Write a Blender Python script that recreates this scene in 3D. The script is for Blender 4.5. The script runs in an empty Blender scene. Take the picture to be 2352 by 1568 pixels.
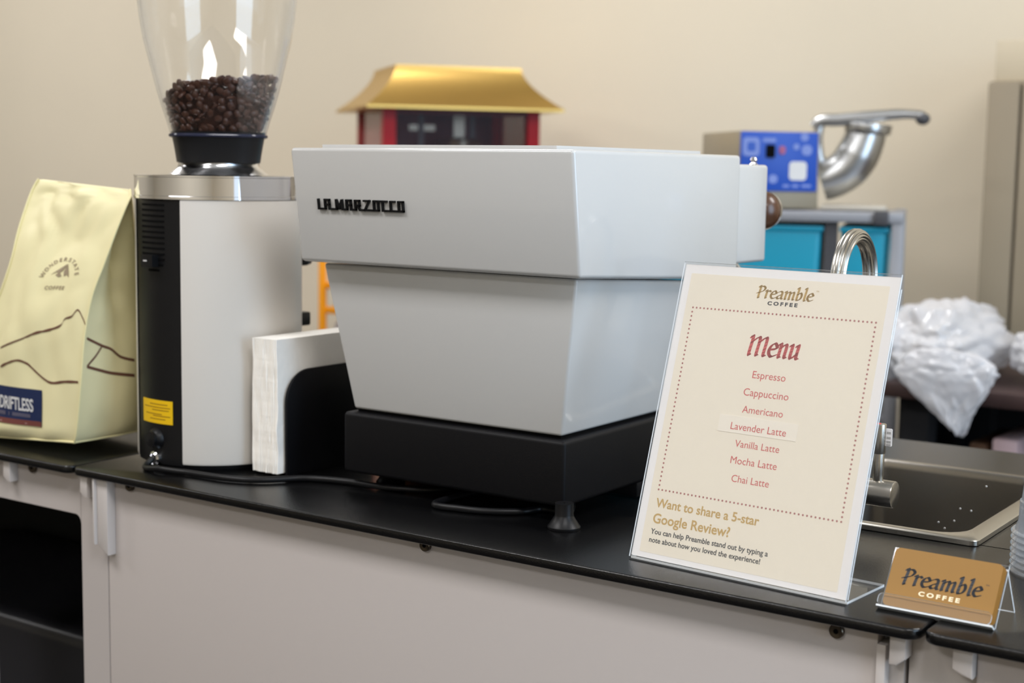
import bpy, bmesh, math, random
from mathutils import Vector, Matrix, noise
from math import pi, sin, cos, radians as rad
S = bpy.context.scene
COL = S.collection
ZC = 0.90                                   # height of the counter top above the floor

# ---------------------------------------------------------------- camera
F_PX = 3375.6
PITCH, ROLL, YAW = 0.1171, 0.0154, -0.6016
CAM = Vector((1.0941, -1.1683, 0.3545))     # counter frame (z = 0 is the counter top)
Fw = Vector((sin(YAW)*cos(PITCH), cos(YAW)*cos(PITCH), -sin(PITCH)))
R0 = Vector((cos(YAW), -sin(YAW), 0)); U0 = R0.cross(Fw)
Rw = cos(ROLL)*R0 + sin(ROLL)*U0
Uw = -sin(ROLL)*R0 + cos(ROLL)*U0
cd = bpy.data.cameras.new('camera'); co = bpy.data.objects.new('camera', cd); COL.objects.link(co)
m = Matrix((Rw, Uw, -Fw)).transposed().to_4x4(); m.translation = CAM + Vector((0, 0, ZC))
co.matrix_world = m
cd.sensor_width = 36; cd.lens = 36*F_PX/2352; cd.clip_start = .05
cd.dof.use_dof = True; cd.dof.focus_distance = 1.37; cd.dof.aperture_fstop = 5.6
S.camera = co
S.view_settings.view_transform = 'Standard'; S.view_settings.look = 'None'
S.cycles.transparent_max_bounces = 32; S.cycles.max_bounces = 10
S.view_settings.exposure = 0.0; S.view_settings.gamma = 1; S.view_settings.use_curve_mapping = False

# ---------------------------------------------------------------- light
w = bpy.data.worlds.new('world'); S.world = w; w.use_nodes = True
w.node_tree.nodes['Background'].inputs[0].default_value = (.75, .87, 1, 1)
w.node_tree.nodes['Background'].inputs[1].default_value = 1.2
def area(name, loc, sx, sy, power, col, rot):
    l = bpy.data.lights.new(name, 'AREA'); l.shape = 'RECTANGLE'; l.size = sx; l.size_y = sy
    l.energy = power; l.color = col
    o = bpy.data.objects.new(name, l); COL.objects.link(o)
    o.location = (loc[0], loc[1], loc[2]); o.rotation_euler = rot
    return o
ROOM = (-5.6, 3.2, -4.2, 2.45, 2.85)        # x0 x1 y0 y1 height
WARM = (1, .98, .975)
for i, (lx, ly) in enumerate([(-3.4, -1.15), (-.7, -1.15), (1.7, -1.15), (-3.4, 1.15), (-.9, 1.15), (1.7, 1.15), (.3, -3.2)]):
    area('ceiling_lamp', (lx, ly, 2.82), 1.2, .6, 34, WARM, (0, 0, 0))
area('window_daylight', (3.15, -.2, 1.75), 2.6, 1.5, 58, (.55, .76, 1), (0, rad(90), 0)).rotation_euler = (0, rad(90), 0)

# ---------------------------------------------------------------- materials
def lin(c):
    return tuple(((v/255)/12.92 if v/255 <= .04045 else ((v/255+.055)/1.055)**2.4) for v in c)
MATS = {}
def mat(name, rgb, rough=.5, metal=0, spec=.5, coat=0, noise_amt=0, nscale=40, bump=0, bscale=200, trans=0, ior=1.45, coat_rough=.05):
    if name in MATS: return MATS[name]
    M = bpy.data.materials.new(name); M.use_nodes = True
    nt = M.node_tree; b = nt.nodes['Principled BSDF']
    c = lin(rgb)
    b.inputs['Base Color'].default_value = (*c, 1)
    b.inputs['Roughness'].default_value = rough; b.inputs['Metallic'].default_value = metal
    b.inputs['Specular IOR Level'].default_value = spec; b.inputs['IOR'].default_value = ior
    b.inputs['Coat Weight'].default_value = coat; b.inputs['Coat Roughness'].default_value = coat_rough
    b.inputs['Transmission Weight'].default_value = trans
    if noise_amt or bump:
        tc = nt.nodes.new('ShaderNodeTexCoord')
    if noise_amt:
        n = nt.nodes.new('ShaderNodeTexNoise'); n.inputs['Scale'].default_value = nscale; n.inputs['Detail'].default_value = 4
        nt.links.new(tc.outputs['Object'], n.inputs['Vector'])
        r = nt.nodes.new('ShaderNodeMix'); r.data_type = 'RGBA'
        r.inputs[6].default_value = (*[v*(1-noise_amt) for v in c], 1); r.inputs[7].default_value = (*[min(1, v*(1+noise_amt)) for v in c], 1)
        nt.links.new(n.outputs['Fac'], r.inputs[0]); nt.links.new(r.outputs[2], b.inputs['Base Color'])
    if bump:
        n2 = nt.nodes.new('ShaderNodeTexNoise'); n2.inputs['Scale'].default_value = bscale; n2.inputs['Detail'].default_value = 3
        nt.links.new(tc.outputs['Object'], n2.inputs['Vector'])
        bp = nt.nodes.new('ShaderNodeBump'); bp.inputs['Strength'].default_value = bump; bp.inputs['Distance'].default_value = .002
        nt.links.new(n2.outputs['Fac'], bp.inputs['Height']); nt.links.new(bp.outputs[0], b.inputs['Normal'])
    MATS[name] = M
    return M
def clear(name, rgb, opacity, rough=.03, gl=1.0, edge=.0):
    """thin clear plastic: see-through, fresnel gloss, a little of its own colour"""
    if name in MATS: return MATS[name]
    M = bpy.data.materials.new(name); M.use_nodes = True; nt = M.node_tree; nt.nodes.clear()
    out = nt.nodes.new('ShaderNodeOutputMaterial')
    tr = nt.nodes.new('ShaderNodeBsdfTransparent'); df = nt.nodes.new('ShaderNodeBsdfDiffuse'); g = nt.nodes.new('ShaderNodeBsdfGlossy')
    df.inputs[0].default_value = (*lin(rgb), 1); g.inputs['Roughness'].default_value = rough; g.inputs[0].default_value = (gl, gl, gl, 1)
    lw = nt.nodes.new('ShaderNodeLayerWeight'); lw.inputs[0].default_value = .5
    mp = nt.nodes.new('ShaderNodeMapRange'); mp.inputs[1].default_value = 0; mp.inputs[2].default_value = 1
    mp.inputs[3].default_value = opacity; mp.inputs[4].default_value = min(1, opacity+edge)
    pw = nt.nodes.new('ShaderNodeMath'); pw.operation = 'POWER'; pw.inputs[1].default_value = 3
    nt.links.new(lw.outputs['Facing'], pw.inputs[0]); nt.links.new(pw.outputs[0], mp.inputs[0])
    m1 = nt.nodes.new('ShaderNodeMixShader'); m2 = nt.nodes.new('ShaderNodeMixShader')
    fr = nt.nodes.new('ShaderNodeMapRange'); fr.inputs[3].default_value = .045; fr.inputs[4].default_value = .5
    p5 = nt.nodes.new('ShaderNodeMath'); p5.operation = 'POWER'; p5.inputs[1].default_value = 5
    nt.links.new(lw.outputs['Facing'], p5.inputs[0]); nt.links.new(p5.outputs[0], fr.inputs[0])
    nt.links.new(mp.outputs[0], m1.inputs[0]); nt.links.new(tr.outputs[0], m1.inputs[1]); nt.links.new(df.outputs[0], m1.inputs[2])
    nt.links.new(fr.outputs[0], m2.inputs[0]); nt.links.new(m1.outputs[0], m2.inputs[1]); nt.links.new(g.outputs[0], m2.inputs[2])
    nt.links.new(m2.outputs[0], out.inputs[0]); MATS[name] = M
    return M
WALL = mat('beige_wall_paint', (216, 206, 186), .75, noise_amt=.03, nscale=3, bump=.05, bscale=300)
CEIL = mat('ceiling_white', (225, 222, 214), .9)
FLOOR = mat('dark_carpet', (52, 48, 46), .95, noise_amt=.3, nscale=300)
WHITE = mat('white_enamel', (198, 198, 197), .25, coat=.6)
GWHITE = mat('grinder_white', (222, 217, 210), .4)
BLACKM = mat('black_powdercoat', (10, 10, 13), .5, spec=.22, bump=.08, bscale=900)
BLACKP = mat('black_plastic', (16, 16, 18), .4, spec=.32)
DBLACK = mat('recess_black', (6, 6, 7), .8, spec=.1)
TOP = mat('black_laminate', (9, 9, 10), .24, spec=.5, noise_amt=.15, nscale=500, bump=.12, bscale=700)
TOPEDGE = mat('laminate_edge', (24, 24, 26), .5)
PANEL = mat('grey_panel', (186, 179, 176), .55)
POST = mat('grey_post', (196, 190, 187), .5)
CHROME = mat('chrome', (235, 235, 238), .06, 1)
STEEL = mat('brushed_steel', (186, 182, 174), .27, 1)
SINKS = mat('sink_steel', (150, 146, 140), .22, 1)
DSTEEL = mat('dark_steel', (92, 84, 74), .25, 1)
RUBBER = mat('rubber', (24, 24, 26), .6)
PAPER = mat('white_paper', (240, 238, 238), .6)
CREAM = mat('cream_print', (238, 230, 214), .6)
GOLD = mat('gold_ink', (196, 163, 100), .5)
RED = mat('red_ink', (206, 94, 94), .5)
DARK = mat('charcoal_ink', (50, 52, 58), .5)
DOT = mat('dot_ink', (172, 112, 108), .5)
CARD = mat('tan_card', (150, 109, 45), .5)
CREAMINK = mat('cream_ink', (250, 232, 196), .5)
ACRYL = clear('clear_acrylic', (235, 238, 240), .03)
AEDGE = mat('acrylic_edge_lit', (226, 230, 233), .15, spec=.8)  # whitish colour stands in for light caught in the cut edges
HOPPER = clear('hopper_plastic', (205, 203, 198), .0, .02, .9, .35)
TINT = clear('smoked_plastic', (34, 38, 52), .9, .1)
BEAN = mat('roasted_bean', (66, 38, 26), .36, spec=.45, noise_amt=.35, nscale=60)
NAPK = mat('napkin_tissue', (253, 250, 244), .9, bump=1, bscale=38)
BAGM = mat('yellow_bag_film', (233, 225, 180), .42, spec=.4, noise_amt=.03, nscale=8)
BAGE = mat('yellow_bag_seam', (238, 229, 178), .45)
BROWN = mat('brown_print', (104, 66, 52), .6)
TAUPE = mat('taupe_print', (152, 136, 112), .6)
NAVY = mat('navy_label', (26, 40, 78), .5)
RUST = mat('rust_label', (112, 62, 56), .5)
LWHITE = mat('label_white', (214, 214, 214), .5)
LGREY = mat('label_dim', (84, 82, 100), .5)
YEL = mat('yellow_label', (232, 188, 12), .5)
YELT = mat('label_text', (150, 112, 10), .6)
HOOD = mat('brass_hood', (204, 168, 96), .36, 1)
REDP = mat('red_enamel', (160, 2, 16), .4, spec=.25)
DRED = mat('dark_red_panel', (80, 14, 26), .5)
POPGL = clear('popcorn_glass', (110, 60, 60), .05, .2, .05)
POPGLS = clear('popcorn_side_glass', (178, 118, 116), .6)
BLUE = mat('blue_panel', (18, 74, 178), .4)
LBLUE = mat('pale_blue_print', (120, 140, 205), .5)
ALU = mat('cast_aluminium', (188, 190, 192), .3, 1)
GREYB = mat('grey_machine_body', (150, 142, 124), .45, .3)
TEAL = mat('teal_bin', (12, 146, 176), .4)
RACK = mat('grey_rack', (146, 148, 154), .45, .2)
DGREY = mat('dark_grey', (70, 70, 74), .5)
WOOD = mat('dark_wood', (88, 58, 40), .3, noise_amt=.3, nscale=60, coat=.3)
ORANGE = mat('orange_rack', (232, 150, 16), .45)
PURPLE = mat('purple_packet', (88, 76, 100), .5)
PLBAG = clear('plastic_bag', (222, 222, 226), .55, .1, 1, .2)
CUPM = clear('cup_plastic', (205, 212, 220), .2, .12, 1, .45)
TABLE2 = mat('dark_table', (58, 40, 38), .6)
BLACKC = mat('undertable_black', (16, 16, 19), .8)
BIN = mat('black_bin', (38, 38, 42), .3)
TAN = mat('brown_cabinet', (140, 128, 108), .6)

# ---------------------------------------------------------------- mesh helpers (counter frame, z=0 on the counter top)
class MB:
    def __init__(s): s.v = []; s.f = []; s.mi = []
    def add(s, v, f, mi=0):
        k = len(s.v); s.v += [tuple(p) for p in v]; s.f += [[i+k for i in q] for q in f]; s.mi += [mi]*len(f); return s
    def bm(s, b, mi=0):
        b.verts.index_update(); r = s.add([v.co.copy() for v in b.verts], [[v.index for v in q.verts] for q in b.faces], mi); b.free(); return r
    def box(s, x0, x1, y0, y1, z0, z1, bev=0, seg=2, mi=0, M=None):
        b = bmesh.new(); bmesh.ops.create_cube(b, size=1)
        for v in b.verts: v.co = Vector(((x0+x1)/2+v.co.x*(x1-x0), (y0+y1)/2+v.co.y*(y1-y0), (z0+z1)/2+v.co.z*(z1-z0)))
        if bev: bmesh.ops.bevel(b, geom=b.edges[:], offset=bev, segments=seg, affect='EDGES', profile=.5)
        if M is not None: b.transform(M)
        return s.bm(b, mi)
    def hexa(s, c, bev=0, seg=2, mi=0):
        """c: 8 corners, bottom ring (ccw from above) then top ring"""
        b = bmesh.new(); vs = [b.verts.new(p) for p in c]
        for q in ((3, 2, 1, 0), (4, 5, 6, 7), (0, 1, 5, 4), (1, 2, 6, 5), (2, 3, 7, 6), (3, 0, 4, 7)): b.faces.new([vs[i] for i in q])
        if bev: bmesh.ops.bevel(b, geom=b.edges[:], offset=bev, segments=seg, affect='EDGES', profile=.5)
        return s.bm(b, mi)
    def prism(s, poly, h0, h1, axis='z', bev=0, seg=2, mi=0, M=None):
        """poly in the plane across axis; z:(x,y) y:(x,z) x:(y,z)"""
        P = {'z': lambda a, b, h: (a, b, h), 'y': lambda a, b, h: (a, h, b), 'x': lambda a, b, h: (h, a, b)}[axis]
        b = bmesh.new(); lo = [b.verts.new(P(a, c, h0)) for a, c in poly]; hi = [b.verts.new(P(a, c, h1)) for a, c in poly]
        n = len(poly); b.faces.new(lo); b.faces.new(hi)
        for i in range(n): b.faces.new((lo[i], lo[(i+1) % n], hi[(i+1) % n], hi[i]))
        bmesh.ops.recalc_face_normals(b, faces=b.faces[:])
        if bev:
            es = [e for e in b.edges if (e.verts[0] in lo and e.verts[1] in lo) or (e.verts[0] in hi and e.verts[1] in hi)]
            bmesh.ops.bevel(b, geom=es, offset=bev, segments=seg, affect='EDGES', profile=.5)
        if M is not None: b.transform(M)
        return s.bm(b, mi)
    def loft(s, rings, close=True, cap=True, mi=0):
        n = len(rings[0]); v = [p for r in rings for p in r]; f = []
        for i in range(len(rings)-1):
            for j in range(n if close else n-1):
                a = i*n+j; b = i*n+(j+1) % n; f.append([a, b, b+n, a+n])
        if cap: f.append(list(range(n))[::-1]); f.append([(len(rings)-1)*n+j for j in range(n)])
        return s.add(v, f, mi)
    def lathe(s, prof, c, seg=48, mi=0, a0=0, a1=2*pi, axis=None, cap=False):
        """prof: (r, h) list round a vertical axis at c, or along direction axis"""
        full = abs(a1-a0-2*pi) < 1e-6; n = seg if full else seg+1
        c = Vector(c); Q = Vector((0, 0, 1)).rotation_difference(Vector(axis).normalized()).to_matrix() if axis else None
        rings = []
        for r, h in prof:
            ring = []
            for j in range(n):
                a = a0+(a1-a0)*j/seg; p = Vector((r*cos(a), r*sin(a), h))
                ring.append(c+(Q@p if Q else p))
            rings.append(ring)
        return s.loft(rings, full, cap, mi)
    def cyl(s, p, q, r, seg=24, mi=0, r2=None, bev=0):
        p, q = Vector(p), Vector(q); L = (q-p).length; r2 = r if r2 is None else r2
        pr = [(r, 0), (r2, L)] if not bev else [(r-bev, 0), (r-bev*.3, bev*.3), (r, bev), (r2, L-bev), (r2-bev*.3, L-bev*.3), (r2-bev, L)]
        return s.lathe(pr, p, seg, mi, axis=(q-p), cap=True)
    def tube(s, pts, r, seg=12, mi=0, cap=True):
        pts = [Vector(p) for p in pts]; rings = []; up = None
        for i, p in enumerate(pts):
            t = (pts[min(i+1, len(pts)-1)]-pts[max(i-1, 0)]).normalized()
            if up is None: up = Vector((0, 0, 1)) if abs(t.z) < .9 else Vector((1, 0, 0))
            u = (up-t*up.dot(t)).normalized(); up = u; v = t.cross(u); rr = r[i] if isinstance(r, (list, tuple)) else r
            rings.append([p+u*rr*cos(2*pi*j/seg)+v*rr*sin(2*pi*j/seg) for j in range(seg)])
        return s.loft(rings, True, cap, mi)
    def sphere(s, c, r, seg=24, mi=0, sc=(1, 1, 1), lo=-1, hi=1):
        pr = []
        for i in range(13):
            t = math.asin(lo)+(math.asin(hi)-math.asin(lo))*i/12
            pr.append((max(1e-5, r*cos(t)), r*sin(t)))
        c = Vector(c); k = len(s.v); s.lathe(pr, (0, 0, 0), seg, mi, cap=True)
        for i in range(k, len(s.v)): s.v[i] = tuple(c+Vector([a*b for a, b in zip(s.v[i], sc)]))
        return s
    def xf(s, M): s.v = [tuple(M@Vector(p)) for p in s.v]; return s
def smooth_path(pts, n=8):
    pts = [Vector(p) for p in pts]; o = []
    for i in range(len(pts)-1):
        a, b, c, d = pts[max(i-1, 0)], pts[i], pts[i+1], pts[min(i+2, len(pts)-1)]
        for k in range(n):
            t = k/n; o.append(.5*((2*b)+(c-a)*t+(2*a-5*b+4*c-d)*t*t+(3*b-a-3*c+d)*t**3))
    return o+[pts[-1]]
def rrect(x0, x1, y0, y1, r, n=6):
    o = []
    for cx, cy, a in ((x1-r, y0+r, -90), (x1-r, y1-r, 0), (x0+r, y1-r, 90), (x0+r, y0+r, 180)):
        for k in range(n+1): t = rad(a+90*k/n); o.append((cx+r*cos(t), cy+r*sin(t)))
    return o
def basis(o, ux, uy):
    ux = Vector(ux).normalized(); uy = Vector(uy).normalized(); n = ux.cross(uy)
    M = Matrix((ux, uy, n)).transposed().to_4x4(); M.translation = Vector(o); return M

# ---------------------------------------------------------------- scene helpers
LOCS = {}
def thing(name, label, cat, loc, group=None):
    o = bpy.data.objects.new(name, None); o.empty_display_size = .05; COL.objects.link(o)
    o.location = (loc[0], loc[1], loc[2]+ZC); LOCS[o.name] = Vector(loc)
    o['label'] = label; o['category'] = cat
    if group: o['group'] = group
    return o
def mk(name, mb, mats, parent=None, loc=(0, 0, 0), label=None, smooth=35):
    me = bpy.data.meshes.new(name); me.from_pydata(mb.v, [], mb.f)
    mats = mats if isinstance(mats, (list, tuple)) else [mats]
    for q in mats: me.materials.append(q)
    if len(mats) > 1: me.polygons.foreach_set('material_index', mb.mi)
    b = bmesh.new(); b.from_mesh(me); bmesh.ops.recalc_face_normals(b, faces=b.faces[:]); b.to_mesh(me); b.free()
    if smooth: me.shade_smooth(); me.set_sharp_from_angle(angle=rad(smooth))
    o = bpy.data.objects.new(name, me); COL.objects.link(o)
    base = LOCS.get(parent.name, Vector()) if parent else Vector(loc)
    me.transform(Matrix.Translation(-base))
    if parent: o.parent = parent; LOCS[o.name] = base
    else: o.location = base+Vector((0, 0, ZC)); LOCS[o.name] = base
    if label: o['label'] = label
    return o
def tag(o, label, cat, group=None, kind=None):
    o['label'] = label; o['category'] = cat
    if group: o['group'] = group
    if kind: o['kind'] = kind
    return o
def struct(name, mb, m): o = mk(name, mb, m); o['kind'] = 'structure'; return o
def dup(o, loc, label=None, parent=None):
    c = o.copy(); COL.objects.link(c)
    if parent: c.parent = parent
    else: c.location = (loc[0], loc[1], loc[2]+ZC)
    if label: c['label'] = label
    for ch in list(o.children): dup(ch, None, None, c)
    return c
# points of the photograph turned into points on known planes of the place
def ray(px, py): return (Fw*F_PX+Rw*(px-1176)-Uw*(py-784)).normalized()
def gz(px, py, z=0): d = ray(px, py); return CAM+d*((z-CAM.z)/d.z)
def gy(px, py, y): d = ray(px, py); return CAM+d*((y-CAM.y)/d.y)
def gx(px, py, x): d = ray(px, py); return CAM+d*((x-CAM.x)/d.x)
# lettering
def text_mb(txt, size, bold=0, spacing=1.0, extrude=0.0, align='CENTER'):
    k = size; size = 1.0; bold = bold/k
    c = bpy.data.curves.new('t', 'FONT'); c.body = txt; c.size = size; c.align_x = align; c.offset = bold; c.space_character = spacing; c.extrude = extrude; c.resolution_u = 4
    o = bpy.data.objects.new('t', c); COL.objects.link(o)
    dg = bpy.context.evaluated_depsgraph_get(); me = bpy.data.meshes.new_from_object(o.evaluated_get(dg))
    mb = MB(); mb.add([v.co*k for v in me.vertices], [list(p.vertices) for p in me.polygons])
    bpy.data.objects.remove(o); bpy.data.curves.remove(c); bpy.data.meshes.remove(me)
    return mb
def fit(mb, x0, x1, y0, cap=None):
    """scale the lettering so that it spans x0..x1 with its baseline at y0 (cap: its height)"""
    xs = [p[0] for p in mb.v]; ys = [p[1] for p in mb.v]
    sx = (x1-x0)/(max(xs)-min(xs)); sy = cap/max(ys) if cap else sx
    mb.v = [(x0+(p[0]-min(xs))*sx, y0+p[1]*sy, p[2]) for p in mb.v]; return mb
def hull2(pts):
    pts = sorted(set(pts))
    def half(q):
        h = []
        for p in q:
            while len(h) > 1 and (h[-1][0]-h[-2][0])*(p[1]-h[-2][1])-(h[-1][1]-h[-2][1])*(p[0]-h[-2][0]) <= 0: h.pop()
            h.append(p)
        return h[:-1]
    return half(pts)+half(pts[::-1])
GLY = {
 'P': (.78, [[(.1, 1.38), (.24, 1.5), (.24, .06), (.3, 0)], [(.2, 1.36), (.42, 1.5), (.6, 1.46), (.72, 1.26), (.66, 1.0), (.48, .8), (.02, .58)]]),
 'r': (.56, [[(.08, .9), (.2, 1.0), (.2, .06), (.26, 0)], [(.2, .72), (.42, .98), (.58, .84)]]),
 'e': (.66, [[(.16, .5), (.58, .62), (.58, .8), (.42, 1.0), (.22, .84), (.12, .52), (.16, .2), (.32, .0), (.44, .02), (.64, .14)]]),
 'a': (.74, [[(.12, .84), (.34, .98), (.52, .84), (.54, .12), (.66, .0)], [(.54, .56), (.3, .46), (.12, .26), (.14, .08), (.28, 0), (.54, .22)]]),
 'm': (1.12, [[(.06, .9), (.18, 1.0), (.18, .06), (.24, 0)], [(.18, .66), (.44, .98), (.56, .86), (.56, .06), (.62, 0)], [(.56, .66), (.82, .98), (.94, .86), (.94, .08), (1.04, 0)]]),
 'n': (.76, [[(.06, .9), (.18, 1.0), (.18, .06), (.26, 0)], [(.18, .66), (.44, .98), (.56, .86), (.56, .08), (.66, 0)]]),
 'u': (.78, [[(.06, .9), (.18, 1.0), (.18, .16), (.28, .0), (.56, .36)], [(.46, .9), (.58, 1.0), (.58, .1), (.7, 0)]]),
 'b': (.74, [[(.08, 1.46), (.2, 1.56), (.2, .12), (.34, .0), (.5, .1), (.6, .4), (.58, .74), (.44, .96), (.2, .68)]]),
 'l': (.36, [[(.08, 1.46), (.2, 1.56), (.2, .1), (.32, 0)]]),
 'M': (1.36, [[(.06, 1.28), (.18, 1.38), (.18, .06), (.26, 0)], [(.18, .94), (.54, 1.34), (.68, 1.2), (.68, .06), (.76, 0)], [(.68, .94), (1.02, 1.34), (1.16, 1.2), (1.16, .08), (1.28, 0)]]),
}
def pen_mb(word, nib=.26, ang=38, shear=.1, thin=.07):
    """broad-nib lettering"""
    mb = MB(); x = 0; a = rad(ang)
    n = (cos(a)*nib/2, sin(a)*nib/2); t = (-sin(a)*thin/2, cos(a)*thin/2)
    cor = [(n[0]*i+t[0]*j, n[1]*i+t[1]*j) for i in (-1, 1) for j in (-1, 1)]
    for ch in word:
        wd, strokes = GLY[ch]
        for st in strokes:
            p3 = smooth_path([(p[0], p[1], 0) for p in st], 5)
            for p, q in zip(p3, p3[1:]):
                h = hull2([(round(r.x+c[0], 5), round(r.y+c[1], 5)) for r in (p, q) for c in cor])
                k = len(mb.v); mb.add([(x+u+shear*w_, w_, 0) for u, w_ in h], [list(range(len(h)))])
        x += wd
    return mb
random.seed(7)

# ================================================================ ROOM
x0, x1, y0, y1, H = ROOM; zf = -ZC; zt = H-ZC
struct('floor', MB().box(x0, x1, y0, y1, zf-.1, zf), FLOOR)
struct('ceiling', MB().box(x0, x1, y0, y1, zt, zt+.1), CEIL)
struct('wall_back', MB().box(x0-.12, x1+.12, y1, y1+.12, zf, zt), WALL)
struct('wall_front', MB().box(x0-.12, x1+.12, y0-.12, y0, zf, zt), WALL)
struct('wall_left', MB().box(x0-.12, x0, y0, y1, zf, zt), WALL)
wy0, wy1, wz0, wz1 = -1.5, 1.1, .1, 1.6
mb = MB(); mb.box(x1, x1+.12, y0, wy0, zf, zt); mb.box(x1, x1+.12, wy1, y1, zf, zt); mb.box(x1, x1+.12, wy0, wy1, zf, wz0); mb.box(x1, x1+.12, wy0, wy1, wz1, zt)
struct('wall_right', mb, WALL)
mb = MB()
for a, b, c, d in ((wy0, wy1, wz0, wz0+.05), (wy0, wy1, wz1-.05, wz1), (wy0, wy0+.05, wz0+.05, wz1-.05), (wy1-.05, wy1, wz0+.05, wz1-.05), (-.225, -.175, wz0+.05, wz1-.05)): mb.box(x1+.02, x1+.08, a, b, c, d)
struct('window_1', mb, CEIL)

# ================================================================ COUNTERS
EY = -.0665; BY = .742; SL, SR = -.2885, .7285; PY = -.048
def tabletop(xa, xb, parent, hole=None):
    g = .0015; poly = rrect(xa+g, xb-g, EY, BY, .013)
    mb = MB()
    if hole is None: mb.prism(poly, -.0095, 0, 'z', .0024, 3)
    else:
        hx0, hx1, hy0, hy1 = hole
        # the top with the sink cut-out: four slabs that meet flush round the hole
        mb.prism(rrect(xa+g, xb-g, EY, hy0, .013)[:7]+[(xb-g, hy0), (xa+g, hy0)]+rrect(xa+g, xb-g, EY, hy0, .013)[-7:], -.0095, 0, 'z', .0024, 3)
        mb.box(xa+g, hx0, hy0, hy1, -.0095, 0); mb.box(hx1, xb-g, hy0, hy1, -.0095, 0)
        mb.box(xa+g, xb-g, hy1, BY, -.0095, 0)
    return mk('tabletop', mb, TOP, parent)
def bolt(px, py, parent, r=.0062):
    p = gy(px, py, PY-.003); mb = MB(); mb.lathe([(.0001, .0), (.0022, 0), (.0022, .0012), (r*.9, .0014), (r, .0006), (r, -.003)], (p.x, PY-.0032, p.z), 28, axis=(0, -1, 0))
    b = mk('bolt', mb, DSTEEL, parent, label='dark metal socket bolt under the table edge')
    h = MB(); h.lathe([(.0001, .0002), (.0023, .0002)], (p.x, PY-.0034, p.z), 6, axis=(0, -1, 0)); mk('hex_socket', h, DBLACK, b)
def legs(parent, xa, xb):
    for lx in (xa+.02, xb-.05):
        for ly in (BY-.07,): mk('leg', MB().box(lx, lx+.03, ly, ly+.03, zf, -.0095, .002), POST, parent)
# middle table
mid = thing('serving_table', 'black topped grey serving table under the espresso machine, grinder and menu sign', 'table', (.22, .33, zf))
HX = (.434, .668, .236, .5635)
tabletop(SL, SR, mid, HX)
xl = gy(250, 1300, PY).x; xo = gy(189, 1300, PY).x; zo = gy(187, 1182, PY).z; xr = gy(2014, 1520, PY).x
mk('front_panel', MB().box(xl, xr, PY, PY+.018, zf+.08, -.0095, .001), PANEL, mid)
xa = gy(2037, 1520, PY).x; xb = gy(2073, 1540, PY).x
mb = MB(); mb.box(xo, xl-.0012, PY, PY+.018, zf, -.0095)
mk('corner_post', mb, PANEL, mid)
xc, xd = gy(219, 1200, PY-.012).x, gy(247, 1200, PY-.012).x; zc = gy(240, 1274, PY-.012).z
mk('channel_bracket', MB().prism([(xc, -.0095), (xc+.003, -.0095), (xc+.003, zc+.011), (xc, zc+.014)], PY-.016, PY, 'y', .0006).prism([(xc+.003, -.0095), (xd, -.0095), (xd, zc), (xc+.003, zc+.011)], PY-.012, PY, 'y', .0006), POST, mid)
def small_bracket(qx, qb, par): a = gy(qx, qb, PY-.01); mk('bracket', MB().prism([(a.x-.006, -.0095), (a.x+.006, -.0095), (a.x+.006, a.z), (a.x, a.z), (a.x-.007, a.z+.006)], PY-.013, PY, 'y', .001), POST, par)
small_bracket(197, 1141, mid)
mk('corner_post', MB().box(xr+.0005, xa, PY-.004, PY+.025, zf, -.0095-.012, .001).box(xa, xb-.001, PY+.006, PY+.03, zf, -.0095), POST, mid)
xk = gy(2050, 1500, PY).x; xk2 = min(gy(2088, 1500, PY).x, SR-.002); zb = gy(2068, 1522, PY).z
mk('bracket', MB().prism([(xk, -.0095), (xk2, -.0095), (xk2, zb+.006), (xk2-.007, zb), (xk, zb)], PY-.009, PY+.008, 'y', .0015), POST, mid)
for q in ((297, 1116), (976, 1252), (1921, 1449)): bolt(*q, mid)
mk('back_panel', MB().box(SL+.05, SR-.05, BY-.06, BY-.045, zf+.08, -.0095), PANEL, mid)
legs(mid, SL, SR)
# left table with the open front
lef = thing('open_front_table', 'black topped grey table with an open black front under the coffee bag', 'table', (-.9, .33, zf))
LX = -1.35; tabletop(LX, SL, lef)
zo2 = gy(5, 1141, PY).z; xo2 = gy(-36, 1300, PY).x
xm_ = xo-.0006; mb = MB(); mb.box(xo2-.06, xm_, PY, PY+.018, zo, -.0098).prism([(xm_, zo)]+[(xm_-.01+.01*cos(rad(t)), zo-.01+.01*sin(rad(t))) for t in range(0, 91, 15)], PY, PY+.018, 'y').box(xo2-.06, xo2, PY, PY+.018, zf+.03, zo)
pts = [(xo2, zo)]+[(xo2+.01-.01*cos(rad(t)), zo-.01+.01*sin(rad(t))) for t in range(0, 91, 15)]; mb.prism(pts, PY, PY+.018, 'y')
mk('front_frame', mb, PANEL, lef)
small_bracket(20, 1104, lef)
bolt(74, 1074, lef)
mk('inner_lining', MB().box(LX+.06, SL-.06, .45, .47, zf+.03, -.0095).box(LX+.06, LX+.07, PY+.03, .45, zf+.03, -.0095).box(SL-.035, SL-.025, PY+.03, .45, zf+.03, -.0095), BLACKC, lef)
legs(lef, LX, SL)
# black tub inside the open table
t = MB(); tz = gy(90, 1415, .12).z; t.hexa([(-1.05, .12, zf+.002), (-.40, .12, zf+.002), (-.40, .42, zf+.002), (-1.05, .42, zf+.002), (-1.08, .10, tz), (-.36, .10, tz), (-.36, .43, tz), (-1.08, .43, tz)], .02, 4)
tag(mk('storage_tub', t, BIN, None, (-.72, .27, zf)), 'black plastic tub standing in the dark open table front', 'tub')
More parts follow.
